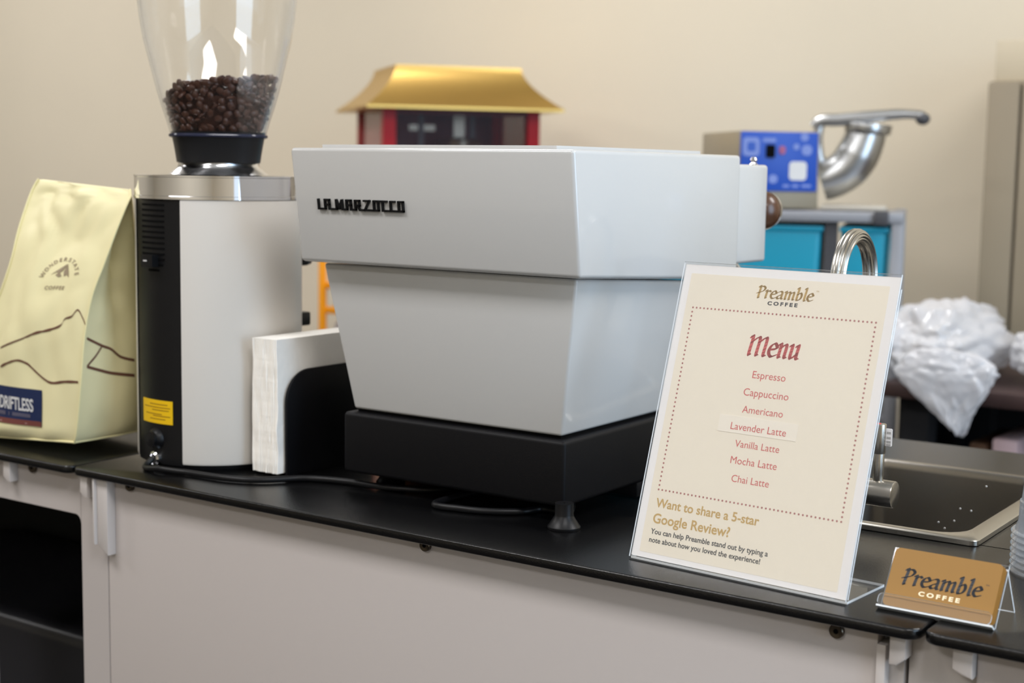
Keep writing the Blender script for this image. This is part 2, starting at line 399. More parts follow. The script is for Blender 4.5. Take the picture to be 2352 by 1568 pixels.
# right table
rig = thing('adjoining_table', 'black topped grey table at the lower right corner past the seam', 'table', (1.2, .33, zf))
RX = 1.72; tabletop(SR, RX, rig)
xe = gy(2242, 1560, PY).x; xf_ = gy(2078, 1540, PY).x
mk('corner_post', MB().box(xf_, xe-.0012, PY+.009, PY+.026, zf, -.0108, .001), POST, rig)
mk('front_panel', MB().box(xe, RX-.03, PY, PY+.018, zf+.08, -.0095, .001), PANEL, rig)
a = gy(2222, 1558, PY-.008); mk('bracket', MB().prism([(a.x-.012, -.0095), (a.x+.004, -.0095), (a.x+.004, a.z), (a.x-.004, a.z+.002), (a.x-.012, a.z+.006)], PY-.01, PY+.004, 'y', .0015), POST, rig)
legs(rig, SR, RX)

# ================================================================ ESPRESSO MACHINE
W, D, HT = .3585, .3548, .3731
esp = thing('espresso_machine', 'white angular espresso machine on a black base, seen from its back', 'espresso machine', (.18, .24, 0))
Z1 = .2513
zfr = gx(1693, 648, W).z
ub = MB(); ub.hexa([(.0003, .0171, Z1), (W-.0003, .0171, Z1), (W-.0003, D, Z1-.018), (.0003, D, Z1-.018), (0, 0, HT), (W, 0, HT), (W, D, HT), (0, D, HT)], .0042, 4)
upper = mk('upper_body', ub, WHITE, esp, smooth=50)
mk('cup_rail', MB().box(.02, .32, .03, .034, HT-.001, HT+.004).box(.02, .32, D-.03, D-.026, HT-.001, HT+.004).box(.02, .024, .034, D-.03, HT-.001, HT+.004).box(.316, .32, .034, D-.03, HT-.001, HT+.004), WHITE, upper)
lb = MB(); Z2 = .0885
lb.hexa([(.043, .0567, Z2), (W-.043, .0567, Z2), (W-.043, .345, Z2), (.043, .345, Z2), (.016, .036, Z1-.002), (W-.016, .036, Z1-.002), (W-.016, .345, Z1-.02), (.016, .345, Z1-.02)], .0035, 4)
mk('lower_body', lb, WHITE, esp, smooth=50)
mk('shadow_gap', MB().box(.046, W-.046, .06, .345, .08, .0895), DBLACK, esp)
ba = MB(); ba.box(.0343, W-.0343, .0481, .455, .0182, .0855, .0045, 4)
mk('base', ba, BLACKM, esp, smooth=50)
mk('underbase_light_block', MB().box(.036, W-.036, .2, .452, .0015, .0185, .002).box(.036, .125, .118, .199, .0015, .0185, .002), BLACKM, esp)  # added blocks that stop light showing through beneath the base
for fx, fy in ((W-.0285, .041), (.062, .098), (W-.062, .42), (.062, .42)):
    f = MB(); f.lathe([(.001, .0), (.0158, 0), (.0166, .0012), (.0166, .0028), (.0158, .0034), (.0098, .0128), (.0094, .0145), (.0094, .026), (.001, .026)], (fx, fy, 0), 40)
    mk('foot', f, BLACKP, esp)
# badge
LET = {'L': (.3, [[(0, 1), (0, 0), (.3, 0)]]), 'A': (.58, [[(0, 0), (0, 1), (.58, 1), (.58, 0)], [(0, .48), (.58, .48)]]), 'M': (.8, [[(0, 0), (0, 1)], [(.06, .96), (.4, .1), (.74, .96)], [(.8, 1), (.8, 0)]]),
       'R': (.6, [[(0, 0), (0, 1), (.56, 1), (.56, .46), (0, .46)], [(.3, .46), (.6, 0)]]), 'Z': (.7, [[(0, 1), (.7, 1), (.04, 0), (.7, 0)]]), 'O': (.56, [[(0, 0), (0, 1), (.56, 1), (.56, 0), (0, 0)]]), 'C': (.44, [[(.5, 1), (0, 1), (0, 0), (.44, 0)]])}
def badge():
    mb = MB(); x = 0; T = .2
    seqs = list('LAMARZOCCO')
    def bar(p, q):
        d = Vector((q[0]-p[0], q[1]-p[1])); d.normalize(); n = Vector((-d.y, d.x))*T/2; e = d*T/2
        P = [(p[0]-e.x-n.x, p[1]-e.y-n.y), (q[0]+e.x-n.x, q[1]+e.y-n.y), (q[0]+e.x+n.x, q[1]+e.y+n.y), (p[0]-e.x+n.x, p[1]-e.y+n.y)]
        mb.prism(P, 0, .30, 'z')
    for i, ch in enumerate(seqs):
        wd, st = LET[ch]
        for s_ in st:
            for p, q in zip(s_, s_[1:]): bar((x+p[0], p[1]), (x+q[0], q[1]))
        gap = .98 if i == 1 else .6
        if ch != 'O' or i == len(seqs)-1:
            if i < len(seqs)-1: bar((x+wd, 0), (x+wd+gap, 0))
        else: bar((x+wd, 1), (x+wd+gap, 1))
        x += wd+gap
    return mb
bd = badge()
pL = gy(739, 478, .0115); pR = gy(936, 483, .0115); pT = gy(737, 456, .0095)
xs = [p[0] for p in bd.v]; k = (pR.x-pL.x)/(max(xs)-min(xs))
ky = (pT.z-pL.z)*.95; fn = Vector((0, Z1-HT, -.0171)).normalized()   # outward normal of the sloping back
upv = Vector((0, -.0171, HT-Z1)).normalized(); zb = pL.z
yb = .0171*(HT-zb)/(HT-Z1)
bd.xf(Matrix.Diagonal((k, ky, .0085, 1)))
nn = Vector((1, 0, 0)).cross(upv)
bd.xf(basis((pL.x, yb-.0002, zb), (1, 0, 0), upv))
mk('badge', bd, BLACKP, esp, label='black raised lettering badge')
# front fascia, group, knobs, drip tray
FX = .335; fy1 = gx(1762, 480, FX).y; fz1 = gx(1765, 379, FX).z; fz0 = gx(1758, 600, FX).z
mk('front_fascia', MB().box(W-FX, FX, D-.004, fy1, fz0, fz1, .004, 3), WHITE, esp)
mk('fascia_seam', MB().box(.004, W-.004, D-.003, D+.0006, Z1-.012, HT-.004), DGREY, esp)
pk = gx(1731, 374, FX-.03)
mk('paddle', MB().lathe([(.0001, .010), (.003, .009), (.0045, .006), (.003, .003), (.006, 0), (.0001, 0)], (pk.x, pk.y, fz1), 20), CHROME, esp)
kp = gx(1768, 482, FX-.017)
for kx, nm in ((FX-.017, 'steam_knob'), (W-FX+.017, 'water_knob')):
    kb = MB(); kr = .0235; kb.lathe([(.0001, -.002), (.011, -.002), (.0115, .004)]+[(kr*sin(rad(t)), .0245-kr*cos(rad(t))) for t in range(30, 176, 10)]+[(.0001, .048)], (kx, fy1, kp.z), 40, axis=(0, 1, 0))
    o = mk(nm, kb, WOOD, esp, label='round dark wooden knob')
    mk('knob_ring', MB().lathe([(kr*sin(rad(t))+.0005, .0245-kr*cos(rad(t))) for t in range(92, 118, 5)], (kx, fy1, kp.z), 40, axis=(0, 1, 0)), CHROME, o)
gm = MB(); gm.cyl((W/2, fy1-.05, fz0), (W/2, fy1-.05, fz0-.05), .036, 32, bev=.003)
grp = mk('group_head', gm, CHROME, esp)
pm = MB(); pm.cyl((W/2, fy1-.05, fz0-.05), (W/2, fy1-.05, fz0-.085), .034, 32, bev=.003); pm.tube([(W/2, fy1-.02, fz0-.062), (W/2, fy1+.02, fz0-.064), (W/2, fy1+.11, fz0-.075)], [.008, .012, .015], 16)
mk('portafilter', pm, [CHROME], esp)
mk('drip_tray', MB().box(.05, W-.05, .36, .45, .0856, .092, .002), STEEL, esp)
mk('steam_wand', MB().tube([(.30, fy1-.02, fz0), (.31, fy1+.01, fz0-.03), (.315, fy1+.03, fz0-.13)], .004, 12), CHROME, esp)

# ================================================================ GRINDER
GC = Vector((-.2015, .0925, 0)); GR = .0985
gri = thing('coffee_grinder', 'white cylindrical coffee grinder with black back strip and clear hopper', 'coffee grinder', GC)
A0, A1 = rad(-121), rad(-70.6)              # black strip
mk('body', MB().lathe([(GR-.004, .006), (GR-.001, .007), (GR, .010), (GR, .3128), (GR-.003, .3134)], GC, 96, a0=A1, a1=A0+2*pi), GWHITE, gri)
bp_ = mk('back_strip', MB().lathe([(GR-.012, .005), (GR-.0012, .005), (GR-.0012, .3128), (GR-.012, .3128)], GC, 32, a0=A0-.01, a1=A1+.01), BLACKP, gri, label='black plastic back strip')
mk('plinth', MB().lathe([(.001, 0), (GR-.01, 0), (GR-.008, .004), (GR-.008, .012), (.001, .012)], GC, 64), RUBBER, gri)
def az(px, r=GR):
    d = max(-1, min(1, (px-503)/191)); return rad(-44.2)+math.asin(d)
def zz(py): return .3163-(py-450)*.0005275
def arcpatch(mb, pxa, pxb, za, zb_, off, mi=0, n=10, sl=0):
    a, b = az(pxa), az(pxb); v = []
    for j in range(n+1):
        t = a+(b-a)*j/n
        for z in (za, zb_): v.append((GC.x+(GR+off)*cos(t), GC.y+(GR+off)*sin(t), z))
    mb.add(v, [[2*j, 2*j+2, 2*j+3, 2*j+1] for j in range(n)], mi)
def slab(mb, pxa, pxb, za, zb_, o0, o1, n=10):
    a, b = az(pxa), az(pxb); rings = []
    for j in range(n+1):
        t = a+(b-a)*j/n; c_, s_ = cos(t), sin(t)
        rings.append([(GC.x+(GR+o)*c_, GC.y+(GR+o)*s_, z) for o, z in ((o0, za), (o1, za), (o1, zb_), (o0, zb_))])
    mb.loft(rings)
vm = MB()
for i in range(14):
    y = 456+i*11.9; a, b = 331, 381.5
    if i == 13: a, b = 345, 370
    if i == 12: a, b = 337, 378
    slab(vm, a, b, zz(y+2.3), zz(y-2.3), -.003, -.0007)
mk('vent_slot_shade', vm, DBLACK, bp_)  # near-black strips on the surface, painting the shade of recessed slots
sw = MB(); slab(sw, 345, 368, zz(603), zz(577), -.003, .009); sw2 = mk('power_switch', sw, BLACKP, bp_)
ms = MB(); slab(ms, 350, 357, zz(591), zz(588), .0088, .0094); mk('switch_mark', ms, LWHITE, sw2)
lb_ = MB(); slab(lb_, 329, 396, zz(950), zz(898), -.002, -.0004); yl = mk('warning_label', lb_, YEL, bp_, label='yellow warning label')
lt = MB()
for k, (y, xa_, xb_) in enumerate([(907, 345, 385), (914, 333, 391), (920, 350, 388), (929, 336, 372), (933, 352, 391), (940, 345, 380)]): slab(lt, xa_, xb_, zz(y+1.0), zz(y-1.0), -.0005, -.0002)
mk('label_print', lt, YELT, yl)
def onbody(px, py, off): t = az(px); return Vector((GC.x+(GR+off)*cos(t), GC.y+(GR+off)*sin(t), zz(py))), Vector((cos(t), sin(t), 0))
p, n_ = onbody(357, 985, -.002); mk('fuse_cap', MB().lathe([(.013, -.002), (.0125, .002), (.009, .006), (.0088, .010), (.0001, .011)], p, 28, axis=n_), BLACKP, bp_)
p, n_ = onbody(358, 1029, -.002); mk('cord_socket', MB().lathe([(.0085, -.001), (.0085, .005), (.0065, .007), (.0055, .005), (.0052, -.001)], p, 24, axis=n_), CHROME, bp_)
cpos = p+n_*.004
CR = .0995
mk('collar', MB().lathe([(.001, .3130), (CR-.003, .3130), (CR, .3136), (CR, .3170), (CR-.0006, .3174), (CR-.0006, .3385), (CR, .3389), (CR, .3408), (CR-.004, .3420), (.06, .3420)], GC, 96), CHROME, gri, label='polished chrome collar')
mk('hopper_seat', MB().lathe([(.060, .3416), (.0565, .344), (.050, .349), (.0475, .353), (.0475, .358), (.001, .358)], GC, 64), mat('satin_chrome', (235, 235, 238), .2, 1), gri)
def sup(r, z, sq, n=64, c=GC, rot=rad(-44)):
    """superellipse ring: sq 2 = circle"""
    o = []
    for j in range(n):
        t = 2*pi*j/n; c_, s_ = cos(t), sin(t); k_ = (abs(c_)**sq+abs(s_)**sq)**(-1/sq); k_ *= r
        x, y = k_*c_, k_*s_; o.append((c.x+x*cos(rot)-y*sin(rot), c.y+x*sin(rot)+y*cos(rot), z))
    return o
R45 = rad(-44-5)
PROF = [(.356, .0490, 3.2), (.366, .0505, 3.2), (.378, .0525, 3.2), (.392, .0555, 3.2)]
PH = [(.3885, .0560, 3.2), (.393, .0570, 3.2), (.410, .0622, 2.9), (.423, .0665, 2.7), (.440, .0715, 2.5), (.456, .0755, 2.3), (.478, .0810, 2.1), (.500, .0865, 2.05), (.525, .0905, 2), (.552, .0935, 2), (.585, .0955, 2), (.62, .096, 2), (.65, .096, 2)]
mb = MB(); mb.loft([sup(r, z, q) for z, r, q in PROF]+[sup(r-.004, z, q) for z, r, q in PROF[::-1]], True, False)
hb = mk('hopper_base', mb, BLACKP, gri, label='dark smoked hopper base')
mk('hopper_lip', MB().loft([sup(r, z, 3.2) for z, r in ((.3855, .0555), (.386, .0575), (.3875, .058), (.389, .0575), (.3895, .056))], True, False), clear('lip_plastic', (46, 48, 66), .9, .15, .6), hb)
mb = MB(); mb.loft([sup(r, z, q) for z, r, q in PH]+[sup(r-.0025, z, q) for z, r, q in PH[::-1]], True, False)
hop = mk('hopper', mb, HOPPER, gri, label='clear plastic bean hopper')
mk('hopper_lid', MB().lathe([(.001, .664), (.09, .664), (.098, .658), (.098, .648), (.001, .648)], GC, 48), BLACKP, gri)
# chute and fork on the far (working) side
cdv = Vector((.12, 1, 0)).normalized(); q = GC+cdv*GR
p1 = gd_ = gy(705, 606, q.y+.03)
mb = MB(); e = gy(717, 601, .23); e.x += .006; mb.hexa([(e.x-.05, .17, e.z-.008), (e.x-.004, .22, e.z-.004), (e.x-.02, .245, e.z-.004), (e.x-.08, .2, e.z-.008), (e.x-.05, .17, e.z+.03), (e.x, .22, e.z+.03), (e.x-.018, .245, e.z+.03), (e.x-.08, .2, e.z+.03)], .002)
mk('dosing_chute', mb, BLACKP, gri)
e = gy(702, 733, .2); mb = MB(); mb.box(e.x-.05, e.x, .17, .21, e.z-.008, e.z+.009, .002)
mk('portafilter_fork', mb, BLACKP, gri)
# coffee beans
def bean_mb(n=10, m_=7):
    mb = MB(); rings = []
    for i in range(1, m_):
        t = pi*i/m_; x = -.0056*cos(t); rr = sin(t); ring = []
        for j in range(n):
            a = 2*pi*j/n; y = .0041*rr*cos(a); z = .0034*rr*sin(a)
            if z < 0: z *= .45; z += .0013*rr*max(0, 1-abs(y)/.0014)
            ring.append((x, y, z))
        rings.append(ring)
    return mb.loft(rings)
BM = bean_mb()
def hr(z):
    for (za, ra, qa), (zb_, rb, qb) in zip(PH, PH[1:]):
        if za <= z <= zb_: k_ = (z-za)/(zb_-za); return ra+(rb-ra)*k_, qa+(qb-qa)*k_
    return PH[0][1], 3.2
Rh = Vector((Rw.x, Rw.y, 0)).normalized(); Th = Vector((-Rh.y, Rh.x, 0))
def ztop(x, y):
    u = (x*Rh.x+y*Rh.y)/.068; return .449+.006*u-.022*max(0, -.45-u)**1.0*1.4+.002*sin(9*u)
cand = []
rot = rad(-44)
def inwall(r, ang, z):
    rr, sq = hr(z); t = ang-rot; k_ = (abs(cos(t))**sq+abs(sin(t))**sq)**(-1/sq); return r <= rr*k_-.0072
tries = 0; pts = []
camaz = math.atan2(CAM.y-GC.y, CAM.x-GC.x)
while len(pts) < 300 and tries < 90000:
    tries += 1
    if tries % 5 < 3:
        a = camaz+random.uniform(-1.6, 1.6); z = random.uniform(.3945, .462); rr, sq = hr(z); t = a-rot
        r = rr*(abs(cos(t))**sq+abs(sin(t))**sq)**(-1/sq)-.0066-random.uniform(0, .002)
        x, y = r*cos(a), r*sin(a)
        if z > ztop(x, y)-.001: continue
    else:
        a = random.uniform(0, 2*pi); r = .075*math.sqrt(random.random()); x, y = r*cos(a), r*sin(a); z = ztop(x, y)+random.uniform(-.002, .0015)
        if not inwall(r, a, z): continue
    p = Vector((x, y, z))
    if all((p-q).length_squared > .0066**2 for q in pts): pts.append(p)
bo = None
for i, p in enumerate(pts):
    if bo is None:
        bo = mk('coffee_bean', BM, BEAN); tag(bo, 'dark roasted coffee bean heaped in the clear grinder hopper', 'coffee bean', 'coffee beans in the grinder hopper'); b_ = bo
    else: b_ = bo.copy(); COL.objects.link(b_)
    b_.location = GC+p+Vector((0, 0, ZC)); b_.rotation_euler = (random.uniform(-.9, .9), random.uniform(-.9, .9), random.uniform(0, 6.28))
    out_ = Vector((p.x, p.y, 0))
    if out_.length > .05 and random.random() < .7:      # lie flat against the wall
        Q = Vector((0, 0, 1)).rotation_difference((out_.normalized()+Vector((0, 0, -.3))).normalized() * random.choice((1, -1))); b_.rotation_euler = (Q@Matrix.Rotation(random.uniform(0, 3.1), 3, 'Z').to_quaternion()).to_euler()
    s_ = random.uniform(.88, 1.08); b_.scale = (s_, s_, s_)
core = MB(); n_c = 0
while n_c < 700:
    a = random.uniform(0, 2*pi); r = .066*math.sqrt(random.random()); x, y = r*cos(a), r*sin(a); z = random.uniform(.392, .448)
    if z > ztop(x, y)-.006 or not inwall(r+.0055, a, z): continue
    q = MB().add(BM.v, BM.f); Mx = Matrix.LocRotScale(GC+Vector((x, y, z)), Matrix.Rotation(random.uniform(0, 6), 3, Vector((random.random(), random.random(), 1)).normalized()).to_quaternion(), (1.15,)*3)
    q.xf(Mx); core.add(q.v, q.f); n_c += 1
core.loft([sup(.0425+(z-.392)*.42, z, 2.6) for z in (.392, .41, .432)])
tag(mk('packed_beans', core, BEAN, None, GC+Vector((0, 0, .392))), 'packed bulk of dark coffee beans deep inside the hopper behind the outer beans', 'coffee beans', kind='stuff')

# ================================================================ POWER CORD
cb = [cpos+Vector((.0, -.004, 0)), cpos+Vector((.002, -.016, -.008)), gz(366, 1080, .004)+Vector((0, 0, .002))]
for q in ((430, 1085), (520, 1098), (600, 1102), (700, 1098), (790, 1105), (880, 1118), (960, 1124)): cb.append(gz(*q, .004))
cb.append(Vector((.142, .10, .004))); cb.append(Vector((.150, .16, .004)))
tag(mk('power_cord', MB().tube(smooth_path(cb, 8), .0036, 12), BLACKP, None, gz(600, 1102)), 'black power cord running along the counter from the grinder', 'cord')
cb = [Vector((.19, .18, .004)), Vector((.178, .13, .004))]+[gz(*q, .004) for q in ((1000, 1155), (1060, 1168), (1130, 1174), (1200, 1174), (1245, 1168))]+[Vector((.305, .09, .004)), Vector((.27, .15, .004))]
tag(mk('machine_cord', MB().tube(smooth_path(cb, 8), .0036, 12), BLACKP, None, gz(1130, 1174)), 'black cord looping out beneath the front edge of the espresso machine base', 'cord')

# ================================================================ NAPKINS
nh = thing('napkin_holder', 'black arched napkin holder between grinder and espresso machine', 'napkin holder', (-.075, .12, 0))
def plate(xa, xb):
    pl = [(.05, .0)]+[(.05+.038-.038*cos(rad(t)), .0855+.036*sin(rad(t))) for t in range(0, 91, 9)]+[(.204-.038+.038*sin(rad(t)), .0855+.036*cos(rad(t))) for t in range(0, 91, 9)]+[(.204, 0)]
    return MB().prism(pl, xa, xb, 'x', .0012)
mk('side_plate', plate(-.0555, -.0515), BLACKM, nh); mk('side_plate', plate(-.1035, -.1005), BLACKM, nh)
mk('base_plate', MB().box(-.1005, -.0555, .06, .2, 0, .003, .0008), BLACKM, nh)
NN = 15; nx0, nx1 = -.0965, -.0582; first = None
for i in range(NN):
    th = (nx1-nx0)/NN; xa = nx0+i*th
    mb = MB(); rings = []
    for k in range(13):
        z = .0035+.1545*k/12; tt = z/.158
        wob = .0016*noise.noise(Vector((i*.35, z*28, 0)))+.0012*noise.noise(Vector((i*1.7, z*60, 4)))
        dx = -.0035*(1-abs(2*tt-1))*0 + .003*(tt-.5)*-1.2+(.005 if tt < .06 else 0)*0
        dy = wob-.004*max(0, tt-.75)*4*.4; pad = th*.48*(1 if 0 < k < 12 else .7)
        bow = .0022*sin(pi*tt*1.1+.4)
        xc_ = xa+th/2-bow*(1-i/NN)
        yy0, yy1 = .041+dy+random.uniform(-.0006, .0006), .2045+dy
        rings.append([(xc_-pad, yy0+.0006, z), (xc_, yy0, z), (xc_+pad, yy0+.0006, z)]+[(xc_+pad+.0008*noise.noise(Vector((y*40, z*40, i*.2))), y, z) for y in (.06, .09, .12, .15, .18)]+[(xc_+pad, yy1, z), (xc_-pad, yy1, z)]+[(xc_-pad, y, z) for y in (.18, .15, .12, .09, .06)])
    o = mk('paper_napkin', mb.loft(rings), NAPK, None, (xa+th/2, .12, .003), smooth=60)
    lab = {0: 'folded white napkin outermost in the holder, against the grinder side', NN-1: 'folded white napkin outermost in the holder, its broad face toward the espresso machine'}.get(i, 'folded white paper napkin packed inside the stack in the black holder')
    tag(o, lab, 'napkin', 'napkins in the black holder')

# ================================================================ MENU SIGN
sy_, st_ = -.084, .2915; so = Vector((.4383, -.0159, 0))
ux = Vector((cos(sy_), sin(sy_), 0)); nv = Vector((-sin(sy_), cos(sy_), 0)); uy = Vector((0, 0, 1))*cos(st_)+nv*sin(st_)
MS = basis(so, ux, uy)                       # local z points to the viewer
MF = basis(so, ux, nv)                       # on the counter
SW, SH = .2175, .2815
hold = thing('sign_holder', 'clear acrylic slanted sign holder standing at the counter edge', 'sign holder', so+ux*SW/2+nv*.03)
def sheetbox(a, b, c, d, z0, z1, M):
    mb = MB(); mb.box(a, b, c, d, z0, z1, 0, M=M)
    return mb
def acryl(mb, Mi):   # faces on the large flats clear, edges in the whitish lit-edge colour
    inv = Mi.inverted().to_3x3(); mi = []
    for f in mb.f:
        p = [Vector(mb.v[i]) for i in f]; n = (p[1]-p[0]).cross(p[2]-p[1]).normalized(); mi.append(0 if abs((inv@n).z) > .7 else 1)
    mb.mi = mi; return mb
mk('front_sheet', acryl(sheetbox(0, SW, .002, SH, .0004, .0022, MS), MS), [ACRYL, AEDGE], hold)
mk('back_sheet', acryl(sheetbox(0, SW, .004, SH-.012, -.0030, -.0012, MS), MS), [ACRYL, AEDGE], hold)
mk('foot_sheet', acryl(sheetbox(0, SW, .002, .072, .0, .0022, MF), MF), [ACRYL, AEDGE], hold)
menu = thing('menu_sheet', 'cream printed coffee menu slotted into the clear slanted sign holder', 'menu', so+ux*SW/2+uy*.005)
mk('paper', MB().box(.0008, .2167, .0035, .2795, -.0010, -.0004, M=MS), PAPER, menu)
def inkflat(mb, z=0.0): return mb.xf(Matrix.Translation((0, 0, z))).xf(MS)
mb = MB(); mb.prism(rrect(.0085, .2075, .0085, .2712, .001), -.0004, -.00025, 'z', M=MS); mk('cream_field', mb, CREAM, menu)
IZ = .00002-.0002
def ink(name, mb, m_, lab=None): mb.xf(Matrix.Translation((0, 0, IZ))); mb.xf(MS); return mk(name, mb, m_, menu, smooth=0, label=lab)
ink('brand_lettering', fit(pen_mb('Preamble', .215), .0800, .1385, .2530, .0122), GOLD, 'gold calligraphic heading')
ink('trademark', fit(text_mb('TM', .004), .1395, .1422, .2615), GOLD)
ink('brand_subline', fit(text_mb('COFFEE', .004, .00018, 1.5), .0935, .1237, .2468, .0034), DARK)
dm = MB()
def dot(x, y): dm.add([(x+.00095*cos(2*pi*k_/10), y+.00095*sin(2*pi*k_/10), 0) for k_ in range(10)], [list(range(10))])
nx, ny = 46, 42
for k_ in range(nx+1): dot(.0168+(.2004-.0168)*k_/nx, .2388); dot(.0168+(.2004-.0168)*k_/nx, .0668)
for k_ in range(1, ny): dot(.0168, .0668+(.2388-.0668)*k_/ny); dot(.2004, .0668+(.2388-.0668)*k_/ny)
ink('dotted_border', dm, DOT)
ink('menu_heading', fit(pen_mb('Menu', .215), .0822, .1343, .2003, .0188), RED, 'red calligraphic heading')
for txt, a, b, y in (('Espresso', .0918, .1250, .1793), ('Cappuccino', .0860, .1311, .1630), ('Americano', .0879, .1287, .1474), ('Vanilla Latte', .0868, .1313, .1162), ('Mocha Latte', .0854, .1318, .1011), ('Chai Latte', .0897, .1273, .0850)):
    ink('menu_line', fit(text_mb(txt, .008, 0), a, b, y), RED)
mb = MB(); mb.box(.0664, .1456, .1282, .1436, -.00025, .00005, M=MS)
stk = mk('paper_strip', mb, mat('strip_paper', (241, 234, 221), .55), menu, label='pasted paper strip')
mb = fit(text_mb('Lavender Latte', .008, 0), .0795, .1351, .1313); mb.xf(Matrix.Translation((0, 0, .00012))); mb.xf(MS); mk('strip_line', mb, RED, stk, smooth=0)
ink('review_line', fit(text_mb('Want to share a 5-star', .008, .00016), .0167, .1245, .0508), GOLD)
ink('review_line', fit(text_mb('Google Review?', .008, .00016), .0168, .0978, .0362), GOLD)
ink('note_line', fit(text_mb('You can help Preamble stand out by typing a', .005, .00009), .0168, .1384, .0262), DARK)
ink('note_line', fit(text_mb('note about how you loved the experience!', .005, .00009), .0168, .1322, .0184), DARK)

# ================================================================ BUSINESS CARDS
ko = Vector((.6809, -.0262, .0035)); ky_ = -.015; til = .59
cu = Vector((cos(ky_), sin(ky_), 0)); cn = Vector((-sin(ky_), cos(ky_), 0)); cy_ = Vector((0, 0, 1))*cos(til)+cn*sin(til)
MK = basis(ko, cu, cy_); MKF = basis(Vector((ko.x, ko.y, 0)), cu, cn)
kh = thing('card_holder', 'small clear acrylic card holder at the lower right', 'card holder', Vector((.727, 0, 0)))
KW = .0935
mk('back_rest', acryl(sheetbox(-.001, KW, -.001, .0525, -.0062, -.0042, MK), MK), [ACRYL, AEDGE], kh)
mb = MB(); mb.prism(rrect(-.0015, KW-.002, -.0015, .0092, .004), .0030, .0045, 'z', M=MK); mk('front_lip', acryl(mb, MK), [ACRYL, AEDGE], kh)
mk('ledge', acryl(sheetbox(-.0015, KW, -.0028, -.0012, -.0062, .0045, MK), MKF), [AEDGE, AEDGE], kh)
top_b = ko+cy_*.0525; MB2 = basis(Vector((ko.x, .0315, 0)), cu, (top_b+Vector((0, 0, -.001))-Vector((ko.x, .0315, 0)))-(top_b-Vector((ko.x, .0315, 0))).dot(cu)*cu)
hl = (top_b-Vector((top_b.x, .0315, 0))).length
mk('rear_leg', acryl(sheetbox(-.001, KW, 0, hl-.007, -.0010, .0010, MB2), MB2), [ACRYL, AEDGE], kh)
for i in range(4):
    dz = -.0032+i*.0011; ca = thing('business_card', ['tan business card hidden rearmost in the clear card holder', 'tan business card third from the front in the clear card holder', 'tan business card second from the front in the clear card holder', 'tan business card with dark lettering, frontmost in the clear card holder'][i], 'business card', ko+cu*.045, 'business cards in the clear holder')
    off = (3-i)*.0007
    mb = MB(); mb.prism(rrect(.0018+off, .0908+off, .0002, .0510-off*.4, .0042), dz, dz+.0007, 'z', M=MK); mk('card_stock', mb, CARD, ca)
    if i == 3:
        z = dz+.00085
        for nm, q, m_ in (('brand_lettering', fit(pen_mb('Preamble', .215), .0120, .0795, .0208, .0150), DARK), ('trademark', fit(text_mb('TM', .004), .0805, .0832, .0308), DARK), ('brand_subline', fit(text_mb('COFFEE', .005, .0002, 1.5), .0292, .0632, .0130, .0038), CREAMINK)):
            q.xf(Matrix.Translation((0, 0, z))); q.xf(MK); mk(nm, q, m_, ca, smooth=0)

# ================================================================ CUPS
cc = Vector((.776, .176, 0))
for i in range(7):
    z = i*.0058; R_ = .0463; ht = .098
    prf = [(R_-.001, z+.0005), (R_, z+.0012), (R_+.0003, z+.0024), (R_-.0008, z+.0036), (R_-.0030, z+.0040), (R_-.0058, z+.012), (R_-.0062, z+.030), (R_-.0075, z+.0312), (R_-.0135, z+ht-.004), (R_-.0155, z+ht), (.001, z+ht-.002)]
    o = mk('plastic_cup', MB().lathe(prf, cc, 56), CUPM, None, cc+Vector((0, 0, z)))
    tag(o, 'clear plastic cup in the upturned stack at right, '+['lowest rim', 'second rim up', 'third rim up', 'middle rim', 'third rim down', 'second rim down', 'topmost rim'][i], 'cup', 'stacked clear cups')

# ================================================================ SINK AND TAP
sk = thing('sink', 'stainless steel drop-in sink basin behind the menu sign', 'sink', (.55, .4, 0))
OX = (.420, .6835, .2235, .570)
rm = MB(); ro = rrect(OX[0], OX[1], OX[2], OX[3], .008, 5); ri = rrect(OX[0]+.017, OX[1]-.019, OX[2]+.014, OX[3]-.008, .032, 5)
rings = [[(x, y, .0006) for x, y in ro], [(x, y, .0050) for x, y in ro]]
ro2 = rrect(OX[0]+.002, OX[1]-.002, OX[2]+.002, OX[3]-.002, .007, 5); rings.append([(x, y, .0066) for x, y in ro2])
rings.append([(x, y, .0060) for x, y in ri])
rm.loft(rings, True, False); mk('rim', rm, STEEL, sk, smooth=50)
bs = MB(); rr_ = []
for k_, (ins, z) in enumerate(((0, .0060), (.001, .003), (.002, -.004), (.003, -.11), (.008, -.135), (.025, -.146), (.06, -.148))):
    rr_.append([(x, y, z) for x, y in rrect(OX[0]+.017+ins, OX[1]-.019-ins, OX[2]+.014+ins, OX[3]-.008-ins, .032, 5)])
bs.loft(rr_, True, False); n5 = len(rr_[0]); bs.f.append([(len(rr_)-1)*n5+j for j in range(n5)]); bs.mi.append(0)
mk('basin', bs, SINKS, sk, smooth=50)
mk('drain', MB().lathe([(.001, -.1475), (.012, -.1475), (.014, -.1462), (.02, -.146), (.021, -.1478)], (.55, .4, 0), 28), CHROME, sk)
tp = thing('kitchen_tap', 'brushed steel swan-neck tap rising behind the menu sign', 'tap', (.5395, .205, 0))
tx, ty = .5395, .205
mk('tap_body', MB().lathe([(.024, 0), (.024, .004), (.0165, .006), (.0165, .075), (.014, .078), (.0085, .080), (.0085, .10)], (tx, ty, 0), 36), STEEL, tp)
ar = []; Rr = .0440; zc_ = .2475
for k_ in range(6): ar.append((tx, ty, .09+(zc_-.09)*k_/6))
for k_ in range(25): t = pi*k_/24; ar.append((tx-.0005*k_/24, ty+Rr-Rr*cos(t), zc_+Rr*sin(t)*1.02))
